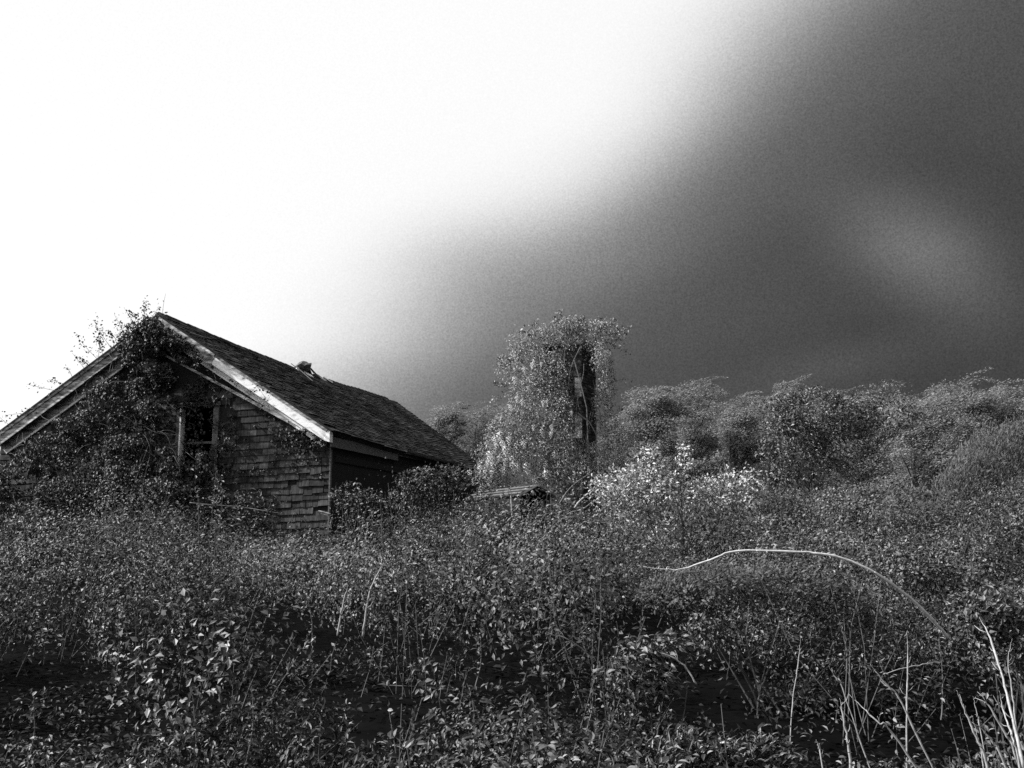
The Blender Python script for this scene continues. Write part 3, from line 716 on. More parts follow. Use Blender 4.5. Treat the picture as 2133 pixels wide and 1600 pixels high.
# ------------------------------------------------------------------ undergrowth
HOLLOW = [  # photo column, distance, half width (m), half depth (m), strength
    (1530, 6.6, .42, .95, 1.0), (1650, 6.6, .46, .95, 1.0), (1750, 6.4, .25, .5, 1.0), (1090, 7.3, .36, .75, 1.0), (1180, 7.2, .32, .65, 1.0), (230, 7.3, .48, .75, 1.0), (60, 7.4, .50, .75, 1.0), (340, 7.1, .30, .6, 1.0),
    (880, 6.2, .22, .40, 1.0), (30, 5.9, .22, .35, 1.0), (950, 5.4, .20, .28, 1.0), (820, 9.8, .5, .6, 1.0), (620, 9.6, .4, .5, 1.0), (1880, 10.0, .55, .6, 1.0), (2080, 6.6, .30, .5, 1.0),
    (1800, 8.3, .35, .5, 1.0), (560, 6.5, .16, .35, 1.0), (1480, 10.8, .6, .6, 1.0), (430, 14.5, .8, .9, 1.0), (180, 14, .6, .7, 1.0), (1560, 17, .6, .8, 1.0), (1240, 5.7, .16, .3, 1.0), (700, 7.9, .28, .5, 1.0), (480, 8.6, .3, .5, 1.0), (1300, 8.6, .35, .5, 1.0)]
def domes(x, y, cell, seed):
    """rounded mounds on a jittered grid: 0 in the creases, 1 on the crowns"""
    best = np.zeros_like(x); xi, yi = np.floor(x / cell), np.floor(y / cell)
    for i in (-1, 0, 1):
        for j in (-1, 0, 1):
            cx_, cy_ = xi + i, yi + j
            hsh = lambda k: np.modf(np.abs(np.sin(cx_ * 127.1 + cy_ * 311.7 + seed * 17.3 + k * 74.7) * 43758.5453))[0]
            px_, py_ = (cx_ + .15 + .7 * hsh(1)) * cell, (cy_ + .15 + .7 * hsh(2)) * cell
            r_ = cell * (.42 + .36 * hsh(3)); top = .45 + .55 * hsh(4)
            d_ = ((x - px_) / r_) ** 2 + ((y - py_) / r_) ** 2
            best = np.maximum(best, top * np.sqrt(np.clip(1 - d_, 0, 1)))
    return best
def Hh(x, y):
    """thicket height above the ground"""
    x, y = np.asarray(x, float), np.asarray(y, float)
    wx, wy = x + .35 * (fbm(x * 1.7, y * 1.7, 41, 2) - .5), y + .35 * (fbm(x * 1.7 + 50, y * 1.7, 43, 2) - .5)
    dm = domes(wx * .72, wy, 1.15, 3) * .60 + domes(wx * .6 + 3.3, wy + 1.7, 2.3, 8) * .40
    far = sstep(9, 17, y)
    h = .10 + .12 * far + (1.12 + .45 * far) * dm - .12 * far - .16 * sstep(13, 18, y) * (1 - sstep(0, 3, x)) + (.30 * far + 1.0 * sstep(19, 24, y)) * (domes(wx + 9, wy, 3.1, 5) - .35) + .25 * sstep(20, 30, y)
    h = h + (fbm(x * 3 + 31, y * 3 + 7, 17, 2) - .5) * .16
    h = h + .15 * sstep(.4, 1.6, x) * sstep(7.2, 8.2, y) * (1 - sstep(9.5, 12, y))
    h = h + .22 * sstep(2.2, 5, x) * sstep(7, 12, y) * (1 - .8 * sstep(17, 24, y))
    for (u, d, rx, ry, s) in HOLLOW:
        cx_ = (u - 1066.5) / FPX * d; rx, ry = rx * 1.1, ry * 1.1
        h = h * (1 - s * np.exp(-(((x - cx_) / rx) ** 2 + ((y - d) / ry) ** 2) ** 1.5))
    return np.maximum(h, .04)
def house_mask(p):    # True where a plant would stand inside the house, shed or chimney
    q = p - H0[None, :2] @ np.eye(2) if False else p - H0[:2]
    lx, ly = q @ H_X[:2], q @ H_R[:2]
    inh = (lx > XL - .1) & (lx < XR + .12) & (ly > -.15) & (ly < LEN_EAVE)
    q = p - SB[:2]; a_ = q @ rdv[:2]; b_ = q @ gdv[:2]
    ins = (a_ > -.35) & (a_ < ln) & (np.abs(b_) < hw + .05)
    return inh | ins
def scatter(y0, y1, dens, xpad=1.25):
    """random stem positions in the ground wedge the camera looks over, widened for a sidestep"""
    hw_ = lambda y: y * .52 * xpad + .6
    area = (hw_(y0) + hw_(y1)) * (y1 - y0); n = int(area * dens)
    y = RNG.uniform(y0, y1, n * 2); x = RNG.uniform(-hw_(y1), hw_(y1), n * 2)
    k = np.abs(x) < hw_(y); p = np.stack([x[k], y[k]], 1)[:n]
    return p[~house_mask(p)]
def sprigs(mbl, mbs, p, nl, size, kind, width=.5, wind=(.22, -.04), slen=.38, stem_r=.003):
    """leafy sprigs growing out of the thicket's surface, leaves set in a spiral"""
    n = len(p); e_ = .05; x, y = p[:, 0], p[:, 1]
    h = Hh(x, y); gx_ = (Hh(x + e_, y) - Hh(x - e_, y)) / (2 * e_); gy_ = (Hh(x, y + e_) - Hh(x, y - e_)) / (2 * e_)
    nrm = unit(np.stack([-gx_, -gy_, np.ones(n)], 1)); nrm = np.where(np.isfinite(nrm), nrm, UP)
    L_ = slen * RNG.uniform(.6, 1.25, n) * np.clip(h / .5, .35, 1)
    poke = (RNG.uniform(0, 1, n) ** 3) * .5
    # steep sides: spread down the face
    depth = RNG.uniform(0, 1, n) * np.clip(np.hypot(gx_, gy_) - .6, 0, 2) * .08
    tip = np.stack([x, y, G(x, y) + h - depth], 1) + UP * (poke * L_)[:, None] * (h > .3)[:, None]
    ax = unit(UP * .75 + nrm * .45 + np.array([wind[0], wind[1], 0]) + nrand(n, .22))
    base = tip - ax * L_[:, None]
    mbs.stems(base, (base + tip) / 2 + nrand(n, .01), tip, np.full(n, stem_r), np.full(n, stem_r * .5))
    sidev = unit(np.cross(ax, nrand(n))); side2 = np.cross(ax, sidev); ph0 = RNG.uniform(0, 6.28, n)
    for k in range(nl):
        t = 1 - .95 * ((k + RNG.uniform(0, .9, n)) / nl)
        a_ = ph0 + k * 2.399 + RNG.normal(0, .3, n)
        out = np.cos(a_)[:, None] * sidev + np.sin(a_)[:, None] * side2
        P = base + (tip - base) * t[:, None] + out * (RNG.uniform(0, .9, n) * size * (1.3 - t))[:, None]
        d_ = out + ax * (.9 * t - .35 + RNG.normal(0, .25, n))[:, None] + [.14, 0, -.12]
        nm = nrm * 1.2 + UP * .2 + ax * .15 + out * .15 + nrand(n, .26)
        mbl.leaves(P, d_, nm, size * RNG.uniform(.6, 1.15, n) * (.6 + .4 * np.minimum(1, (1 - t) * 3)), width, kind)
colu = lambda p: 1066.5 + FPX * p[:, 0] / p[:, 1]
def in_hollow(x, y):
    r = 0.0
    for (u, d, rx, ry, s_) in HOLLOW:
        cx_ = (u - 1066.5) / FPX * d
        r = np.maximum(r, s_ * np.exp(-(((x - cx_) / rx) ** 2 + ((y - d) / ry) ** 2) ** 1.5))
    return r
def mound(mb, c, rad, n, size, width, kind, seed, top=.15):
    """one bush-like mound: leaves on a lumpy dome, facing outwards, thinning into dark holes"""
    d = unit(RNG.standard_normal((int(n * 1.9), 3)) + [0, -.15, top]); d = d[d[:, 2] > -.25]
    th, ph = np.arctan2(d[:, 1], d[:, 0]), np.arcsin(np.clip(d[:, 2], -1, 1))
    lump = fbm(th * 1.9 + seed * 3.1, ph * 3.0 + seed * 1.7, seed, 3)
    keep = lump > RNG.uniform(.36, .56, len(d)); d, lump = d[keep][:n], lump[keep][:n]; k = len(d)
    rr = (.50 + .85 * lump) * (1 - .42 * RNG.uniform(0, 1, k) ** 1.6)
    P = c + d * rad * rr[:, None]
    out = unit(d / (rad / rad.max()))
    tang = unit(np.cross(out, RNG.standard_normal((k, 3))))
    dirs = tang * .8 + out * .45 + np.array([.25, -.05, -.12]) + nrand(k, .3)
    mb.leaves(P, dirs, out * 1.1 + UP * .25 + nrand(k, .33), RNG.uniform(.55, 1.2, k) * size, width, kind)
def mound_mass(y0, y1, step, r0, h0, n0, size, kinds, filt=None):
    """mounds on a jittered grid over the visible wedge; returns one leaf collection for each leaf colour"""
    mats = ['leaf_near', 'leaf_mid', 'leaf_tip', 'leaf_dark']; mbs = {k: MB() for k in mats}; st = MB()
    i = 0
    y = y0
    while y < y1:
        hwid = y * .52 * 1.25 + .8; x = -hwid + RNG.uniform(0, step)
        while x < hwid:
            px_, py_ = x + RNG.normal(0, step * .22), y + RNG.normal(0, step * .2); x += step * RNG.uniform(.85, 1.25); i += 1
            q = np.array([[px_, py_]])
            if house_mask(q)[0] or (filt is not None and not filt(q)[0]): continue
            ho = in_hollow(px_, py_)
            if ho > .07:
                if y < 9.6 and RNG.uniform() < .8:      # low growth on a hollow's floor, its shade painted in with near-black leaves
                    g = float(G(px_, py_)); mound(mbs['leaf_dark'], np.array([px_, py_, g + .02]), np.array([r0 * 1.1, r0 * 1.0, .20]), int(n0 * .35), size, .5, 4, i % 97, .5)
                continue
            sc = RNG.uniform(.7, 1.3); r = r0 * sc * (1 - .5 * ho); h = h0 * RNG.uniform(.50, 1.22) * (1 - .55 * ho) * (.45 + .55 * sc)
            lf = fbm(np.array([px_ * .30 + 3]), np.array([py_ * .34]), 57, 2)[0]; h *= .35 + 1.3 * lf
            if px_ < -1 and 13 < py_ < 21: h *= .80
            if px_ > 0 and py_ > 10: h *= .80
            if 4.6 < py_ < 6.3: h *= 1 - .62 * max(in_hollow(px_ * 1.15, py_ + 1.2), in_hollow(px_ * 1.1, py_ + .7))
            g = float(G(px_, py_)); c = np.array([px_, py_, g + .30 * h]); rad = np.array([r * RNG.uniform(.95, 1.5), r, .78 * h])
            sp = RNG.uniform()
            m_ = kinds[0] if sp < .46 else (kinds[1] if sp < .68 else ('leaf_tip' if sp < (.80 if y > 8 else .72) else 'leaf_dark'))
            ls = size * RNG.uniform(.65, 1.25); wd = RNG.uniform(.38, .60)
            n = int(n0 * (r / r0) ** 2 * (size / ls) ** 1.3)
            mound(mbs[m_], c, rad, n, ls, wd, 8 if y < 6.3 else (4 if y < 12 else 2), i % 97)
            k = max(3, int(9 * r / r0)); tips = c + unit(RNG.standard_normal((k, 3)) + [.2, 0, 1.1]) * rad * RNG.uniform(.8, 1.25, (k, 1)); b0 = np.array([px_, py_, g]) + nrand(k, .06)
            st.stems(b0, (b0 + tips) / 2 + nrand(k, .06), tips, np.full(k, .004), np.full(k, .002))
            # a few leafy tips sticking out of each mound
            for tp in tips[:: 2]:
                m2 = 16; q_ = RNG.uniform(0, 1, m2)[:, None]; ax = unit(tp - c + [0, 0, .25])
                P = tp + ax * (q_ - .6) * .28 * h; o_ = unit(RNG.standard_normal((m2, 3)))
                mbs[m_].leaves(P, o_ + ax * .5, UP + nrand(m2, .4), RNG.uniform(.6, 1.1, m2) * ls, wd, 4)
        y += step * .80
    return mbs, st
def thicket(name, label, bands, lmat, smat, sprig_bands):
    tot = {}; st = MB()
    for bnd in bands:
        mbs, s_ = mound_mass(*bnd)
        for k, v in mbs.items(): tot.setdefault(k, MB()); [tot[k].add(a_, b_) for a_, b_ in zip(v.v, [t - o for t, o in zip(v.t, np.cumsum([0] + [len(w) for w in v.v[:-1]]))])]
        [st.add(a_, b_) for a_, b_ in zip(s_.v, [t - o for t, o in zip(s_.t, np.cumsum([0] + [len(w) for w in s_.v[:-1]]))])]
    for (y0, y1, dens, nl, size, kind, width, filt) in sprig_bands:
        p = scatter(y0, y1, dens)
        if filt is not None: p = p[filt(p)]
        hp = Hh(p[:, 0], p[:, 1]); p = p[(hp > .30) & (in_hollow(p[:, 0] * 1.1, p[:, 1] + .7) < .5)]
        cl_ = fbm(p[:, 0] * 4.2 + 5, p[:, 1] * 4.2, 77, 2); p = p[cl_ > RNG.uniform(.35, .60, len(p))]
        sprigs(tot[lmat], st, p, nl, size, kind, width)
    root = tot[lmat].build(name, M[lmat]); tag(root, label, 'undergrowth', kind='stuff')
    tag(st.build('stems', M[smat], root), kind='stuff')
    for k, nm in (('leaf_near', 'glossy_leaves'), ('leaf_mid', 'bramble_leaves'), ('leaf_tip', 'pale_leaves'), ('leaf_dark', 'dark_leaves')):
        if k != lmat and tot[k].v: tag(tot[k].build(nm, M[k], root), kind='stuff')
    return root
RNG = np.random.default_rng(243)
thicket('leafy_undergrowth', 'low glossy-leaved thicket filling the foreground with black gaps between clumps', [
    (3.9, 6.3, .74, .44, .82, 1350, .052, ('leaf_near', 'leaf_near')), (6.3, 9.6, 1.15, .58, 1.02, 1900, .050, ('leaf_near', 'leaf_mid'))], 'leaf_near', 'twig',
    [(3.6, 6.2, 70, 14, .058, 8, .50, None), (6.2, 7.0, 24, 14, .058, 8, .50, None), (7.0, 9.6, 16, 14, .058, 4, .5, None)])
RNG = np.random.default_rng(44)
lp = scatter(3.6, 9.6, 70); lk = len(lp); lit = MB()
lit.leaves(np.stack([lp[:, 0], lp[:, 1], G(lp[:, 0], lp[:, 1]) + RNG.uniform(.01, .06, lk)], 1), np.concatenate([RNG.standard_normal((lk, 2)), RNG.normal(0, .25, (lk, 1))], 1), UP + nrand(lk, .35), RNG.uniform(.04, .09, lk), .5, 4)
tag(lit.build('leaf_litter', M['litter']), 'dead dark leaves littering the soil in the hollows', 'leaf litter', kind='stuff')
RNG = np.random.default_rng(145)
thicket('bramble_undergrowth', 'fine bramble thicket across the middle slope up to the house and chimney', [
    (9.6, 14, 1.55, .80, 1.25, 2600, .056, ('leaf_mid', 'leaf_tip')), (14, 20.5, 2.0, 1.02, 1.25, 3000, .064, ('leaf_mid', 'leaf_tip'))], 'leaf_mid', 'twig', [(9.6, 20.5, 5, 12, .062, 2, .5, None)])
RNG = np.random.default_rng(46)
thicket('hillside_undergrowth', 'soft grey scrub on the slope between the chimney and the far trees', [
    (20.5, 36, 2.3, 1.35, 1.6, 2400, .090, ('leaf_mid', 'leaf_mid'), lambda p: colu(p) > 880)], 'leaf_mid', 'twig', [])

RNG = np.random.default_rng(47)
# ------------------------------------------------------------------ separate shrubs
def shrub(name, label, cat, blobs, Y, lmat, size, group=None, stems=8, width=.5, kind=4, dirb=(.2, -.1, .2), nb=(-.3, -.3, .8), shell=.3, holes=.44, top=.3, stem_mat='twig'):
    us = np.mean([b[0] for b in blobs]); vb = max(b[1] + b[3] for b in blobs)
    base = at(us, vb, Y); base[2] = float(G(base[0], base[1]))
    root = empty(name, base); tag(root, label, cat, group)
    l, s = MB(), MB(); k_ = Y / FPX
    for i, (u, v, ru, rv, n) in enumerate(blobs):
        c = at(u, v, Y + RNG.uniform(-.3, .3) * k_ * ru); blob(l, c, (ru * k_, max(ru, rv) * k_ * .8, rv * k_), n, size, dirb, nb, width, kind, shell, top, holes, i * 3 + len(label))
        for j in range(max(2, stems // len(blobs))):
            tip = c + unit(nrand(1))[0] * np.array([ru, ru, rv]) * k_ * .75
            b0 = base + np.array([RNG.normal(0, .12), RNG.normal(0, .12), -.05]); md = (b0 + tip) / 2 + nrand(1, .12)[0]
            tt = np.linspace(0, 1, 7)[:, None]
            s.tube((1 - tt) ** 2 * b0 + 2 * tt * (1 - tt) * md + tt ** 2 * tip, np.linspace(.0012, .0003, 7) * min(Y, 15), 4)
    l.build('foliage', M[lmat], root, off=base); s.build('branches', M[stem_mat], root, off=base)
    return root
shrub('pale_leaved_bush', 'bright pale-leaved bush beside the foot of the chimney', 'bush',
      [(1285, 1025, 60, 52, 900), (1345, 1015, 60, 56, 1000), (1405, 1040, 60, 60, 900), (1465, 1055, 60, 60, 800), (1525, 1035, 60, 56, 620), (1455, 1110, 60, 40, 500), (1330, 1075, 60, 46, 600), (1350, 965, 30, 36, 200), (1425, 965, 18, 40, 140), (1390, 1115, 60, 36, 300), (1560, 1010, 34, 40, 200)],
      15.6, 'leaf_pale', .062, width=.5, dirb=(.1, -.3, -.2), nb=(-.6, -.6, .45), shell=.30, holes=.55, kind=8)
shrub('evergreen_shrub', 'domed evergreen shrub with clustered leaves among the far trees', 'shrub',
      [(1700, 870, 85, 60, 2200), (1650, 920, 75, 60, 1700), (1740, 920, 70, 60, 1600), (1680, 980, 80, 60, 1700), (1640, 860, 50, 40, 900), (1770, 870, 60, 45, 1100), (1850, 865, 60, 36, 900)],
      28.0, 'leaf_rhodo', .115, width=.45, dirb=(.35, -.3, -.15), shell=.72, holes=.42, kind=4)
shrub('upright_scrub_bush', 'upright wispy bush at the right edge below the far trees', 'bush',
      [(2090, 960, 90, 70, 2600), (2030, 1000, 70, 60, 1700), (2150, 930, 80, 60, 1900), (1990, 1030, 50, 40, 800)], 21.0, 'leaf_fine', .13, width=.16, dirb=(.25, 0, 1.3), nb=(-.6, -.6, .3), shell=.3, kind=2)
shrub('feathery_shrub', 'soft feathery shrub under the arching bramble cane', 'shrub',
      [(1480, 1225, 120, 48, 2600), (1620, 1225, 120, 52, 2800), (1740, 1260, 90, 52, 1900), (1800, 1330, 60, 50, 1000), (1400, 1240, 80, 40, 1300)], 8.0, 'leaf_fine', .045, width=.35, dirb=(.45, -.1, .15), shell=.3, kind=2)
shrub('wind_bent_shrub', 'wind-bent shrub with narrow leaves at the lower edge', 'shrub',
      [(1330, 1600, 70, 40, 500), (1420, 1580, 80, 46, 700), (1520, 1592, 80, 42, 700), (1600, 1580, 60, 40, 420)], 5.1, 'leaf_near', .055, width=.28, dirb=(.4, -.1, .5), shell=.2, holes=.5, kind=8)
shrub('drooping_shrub', 'loose shrub with drooping leaves beside the black hollow', 'shrub',
      [(1330, 1375, 60, 40, 220), (1395, 1350, 60, 36, 240), (1290, 1430, 54, 40, 200), (1370, 1430, 50, 40, 160)], 6.3, 'leaf_near', .058, width=.42, dirb=(.8, -.2, -.2), shell=.2, kind=8)
for lab_, bl_, Y_ in [
    ('round scrub bush between the pale-leaved bush and the evergreen shrub', [(1590, 1050, 60, 40, 700), (1640, 1060, 50, 34, 500)], 20.5),
    ('dark scrub bush below the evergreen shrub', [(1740, 1060, 60, 44, 800), (1800, 1050, 60, 40, 700)], 21.0),
    ('grey scrub bush in front of the wispy bush', [(1890, 1070, 70, 50, 900), (1960, 1090, 60, 46, 700)], 18.0),
    ('tall scrub bush rising at the right edge above the dry stalks', [(2070, 1130, 80, 60, 1200), (2140, 1110, 70, 60, 1000), (2000, 1170, 60, 50, 700)], 13.0),
    ('loose bush above the end of the arching cane', [(1900, 1190, 70, 46, 800), (1960, 1230, 60, 46, 700)], 10.0),
    ('leafy bush at the right edge behind the tallest dry cane', [(2060, 1300, 60, 60, 700), (2120, 1340, 60, 70, 700)], 7.0)]:
    shrub('scrub_bush', lab_, 'bush', bl_, Y_, 'leaf_fine' if Y_ > 15 else 'leaf_mid', .055 if Y_ < 15 else .08, kind=4 if Y_ < 15 else 2, shell=.25, holes=.46)
shrub('leafy_bush', 'leafy bush growing against the dark side wall of the house', 'bush',
      [(720, 1040, 40, 34, 420), (760, 1045, 40, 26, 300)], 19.4, 'leaf_mid', .07)
shrub('leafy_bush', 'taller leafy bush reaching up to the eave of the house', 'bush',
      [(870, 1010, 46, 34, 600), (930, 1000, 50, 36, 700), (840, 1045, 50, 30, 420), (980, 1010, 40, 30, 420), (890, 985, 16, 18, 90)], 19.2, 'leaf_mid', .07)
shrub('leafy_bush', 'low bush in front of the sunken shed', 'bush',
      [(1010, 1060, 50, 26, 500), (1075, 1070, 46, 26, 460), (1140, 1075, 46, 30, 460), (1180, 1060, 26, 24, 200)], 19.8, 'leaf_mid', .07)
shrub('leafy_bush', 'bushy thicket swallowing the lower corner of the overgrown gable', 'bush',
      [(60, 1110, 100, 50, 1500), (190, 1120, 90, 40, 1200), (330, 1110, 80, 34, 900), (-60, 1100, 80, 60, 900)], 17.5, 'leaf_vine', .06)

# ------------------------------------------------------------------ far trees
def make_tree(name, label, u, vtop, vbase, Y, halfw, n, seed, lean=.5, lmat='leaf_tree', size=.098):
    rt = np.random.default_rng(seed); k_ = Y / FPX
    base = at(u, vbase, Y); base[2] = float(G(base[0], base[1])); top = at(u, vtop, Y)[2]; Ht = top - base[2]
    root = empty(name, base); tag(root, label, 'tree', 'windswept trees behind the house')
    l, s = MB(), MB()
    s.tube([(0, 0, -.1), (.05, 0, Ht * .25), (.2 * lean, .05, Ht * .5), (.5 * lean, 0, Ht * .75)], np.array([.16, .13, .09, .04]) * (Ht / 5), 7)
    nb = 46
    for i in range(nb):
        f = rt.uniform(.12, 1) ** .75; a_ = rt.uniform(0, 6.28); r_ = halfw * k_ * (1.05 - .60 * f ** 2) * rt.uniform(.25, 1.05)
        c = np.array([math.cos(a_) * r_ + lean * f, math.sin(a_) * r_ * .8, Ht * (.08 + .82 * f + rt.normal(0, .05))])
        st = np.array([.12 * lean, 0, Ht * .5 * f]); s.tube([st, (st + c) / 2 + [0, 0, .1], c], np.array([.05, .03, .012]), 4)
        sz = rt.uniform(.35, 1.0) * halfw * k_ * .45
        m_ = 4 * n // nb; d = unit(rt.standard_normal((m_, 3)) + [0, 0, .45]); q = rt.uniform(.45, 1, m_)[:, None]
        # clumps stretched downwind, ragged at the lee side
        P = c + d * q * np.array([sz * 1.25, sz, sz * .55]); P[:, 2] += (P[:, 0] - c[0]) * .22; P += rt.standard_normal((m_, 3)) * .06
        l.leaves(P, np.array([1.0, -.1, .12]) + rt.standard_normal((m_, 3)) * .5, np.array([-.35, -.35, .8]) + d * .5 + rt.standard_normal((m_, 3)) * .35, rt.uniform(.6, 1.3, m_) * size, .36, 2)
    for i in range(26):
        f = rt.uniform(.55, 1.0); a_ = rt.uniform(0, 6.28); r_ = halfw * k_ * (1.05 - .62 * f ** 2) * rt.uniform(.3, 1.0)
        c = np.array([math.cos(a_) * r_ + lean * f, math.sin(a_) * r_ * .8, Ht * (.16 + .82 * f)]); m_ = 120
        q = rt.uniform(0, 1, m_)[:, None] ** .8; ln_ = halfw * k_ * rt.uniform(.35, .75)
        P = c + q * ln_ * np.array([1, 0, rt.uniform(.1, .8)]) - UP * (q ** 2) * ln_ * rt.uniform(.1, .5) + rt.standard_normal((m_, 3)) * .07 * (1.2 - q)
        l.leaves(P, np.array([1.0, -.1, .15]) + rt.standard_normal((m_, 3)) * .35, np.array([-.5, -.35, .8]) + rt.standard_normal((m_, 3)) * .35, rt.uniform(.6, 1.2, m_) * size, .34, 2)
    l.build('crown', M[lmat], root); s.build('trunk', M['bark'], root)
for i, (u, vt_, vb_, Y, hw_, n, lab) in enumerate([
    (905, 838, 960, 42, 46, 2600, 'small grey tree rising just behind the far end of the roof'),
    (985, 846, 980, 43, 56, 3200, 'grey tree between the roof end and the climber'),
    (1340, 806, 1000, 36, 70, 4600, 'pale-topped windswept tree next to the climber'),
    (1432, 796, 1000, 39, 66, 4600, 'tall windswept tree, second one past the climber'),
    (1520, 832, 1000, 37, 62, 4200, 'lower rounded tree just before the evergreen shrub'),
    (1608, 800, 990, 40, 56, 4200, 'tree with a pointed crown behind the evergreen shrub'),
    (1800, 836, 1000, 38, 90, 5200, 'broad tree behind the far side of the evergreen shrub'),
    (1900, 838, 1000, 34, 80, 4600, 'streaky tree to the side of the tallest tree'),
    (1995, 782, 980, 36, 82, 5600, 'tallest windswept tree with streaming crown above the wispy bush'),
    (2085, 800, 980, 37, 66, 4600, 'dark tree near the picture edge behind the wispy bush'),
    (2180, 812, 980, 35, 80, 4200, 'tree cut off by the right picture edge'),
    (1385, 830, 1010, 44, 70, 3600, 'dim tree filling the gap behind the first two trees past the climber'),
    (1475, 838, 1010, 45, 66, 3400, 'dim low tree between the second tree and the lower rounded one'),
    (1565, 835, 1010, 44, 62, 3400, 'dim tree squeezed beside the pointed tree'),
    (1690, 826, 1010, 45, 80, 3800, 'dim tree top showing just above the evergreen shrub'),
    (1855, 832, 1010, 45, 80, 3800, 'dim tree between the broad tree and the streaky one'),
    (1945, 815, 1010, 44, 70, 3800, 'dim tree close behind the tallest tree'),
    (1290, 850, 1000, 42, 56, 3000, 'dim low tree peeping out beside the chimney')]):
    make_tree('windswept_tree', lab, u, vt_ - 6, vb_, Y, hw_ * 1.3, int(n * 1.3), 100 + i)

RNG = np.random.default_rng(48)
# ------------------------------------------------------------------ canes, stalks and shoots
def smooth(pts, n=24):
    p = np.asarray(pts, float); k = len(p); t = np.linspace(0, k - 1, n); i = np.clip(t.astype(int), 0, k - 2); f = (t - i)[:, None]
    p0, p1, p2, p3 = p[np.clip(i - 1, 0, k - 1)], p[i], p[i + 1], p[np.clip(i + 2, 0, k - 1)]
    return .5 * (2 * p1 + (p2 - p0) * f + (2 * p0 - 5 * p1 + 4 * p2 - p3) * f ** 2 + (3 * p1 - p0 - 3 * p2 + p3) * f ** 3)
def cane(name, label, cat, path, r0, r1, mat, n=24, group=None, jit=.0015, thorns=0, sides=6, root=False):
    pts_ = [at(u, v, Y) for u, v, Y in path]
    if root:
        d_ = pts_[0] - pts_[1]; d_ = d_ / max(1e-6, -d_[2]); g_ = float(G(pts_[0][0], pts_[0][1])) - .05
        pts_ = [pts_[0] + d_ * np.array([.6, .6, 1]) * (pts_[0][2] - g_)] + pts_
    W_ = smooth(pts_, n); W_ += nrand(n, jit)
    base = W_[0].copy(); m = MB(); m.tube(W_, np.linspace(r0, r1, n) * RNG.uniform(.82, 1.2, n) * np.clip((1 - np.linspace(0, 1, n)) * 4, .22, 1), sides)
    for k in range(0 if thorns else 4):
        i = int(RNG.uniform(n * .35, n - 2)); tn = unit(W_[i + 1] - W_[i]); sd_ = unit(np.cross(tn, nrand(1)[0])); L_ = RNG.uniform(2.0, 9.0) * r0
        m.tube([W_[i], W_[i] + sd_ * L_ * .5 + tn * L_ * .4, W_[i] + sd_ * L_ * .8 + tn * L_], [r1 * .7, r1 * .5, r1 * .2], 4)
    o = m.build(name, M[mat], off=base, smooth=True); o.location = base; tag(o, label, cat, group)
    if thorns:
        th = MB()
        for k in range(thorns):
            i = int(RNG.uniform(1, n - 2)); p = W_[i] + (W_[i + 1] - W_[i]) * RNG.uniform(); tn = unit(W_[i + 1] - W_[i])
            d_ = unit(np.cross(tn, nrand(1)[0])); th.tube([p, p + d_ * .012 + tn * -.003, p + d_ * .020 - tn * .008], [.004, .002, .0004], 4)
        tag(th.build('thorns', M[mat], o, off=base), kind='stuff')
    return o
cane('bramble_cane', 'long thorny bramble cane arching over the dark hollow', 'cane',
     [(1975, 1330, 6.64), (1950, 1300, 6.55), (1900, 1250, 6.46), (1840, 1205, 6.37), (1770, 1168, 6.37), (1700, 1153, 6.37), (1660, 1150, 6.37), (1535, 1148, 6.37), (1490, 1162, 6.37), (1428, 1184, 6.37), (1390, 1186, 6.37), (1340, 1180, 6.42)], .011, .005, 'cane', 48, thorns=34)
R_ = 'dry stalks in the lower right corner'
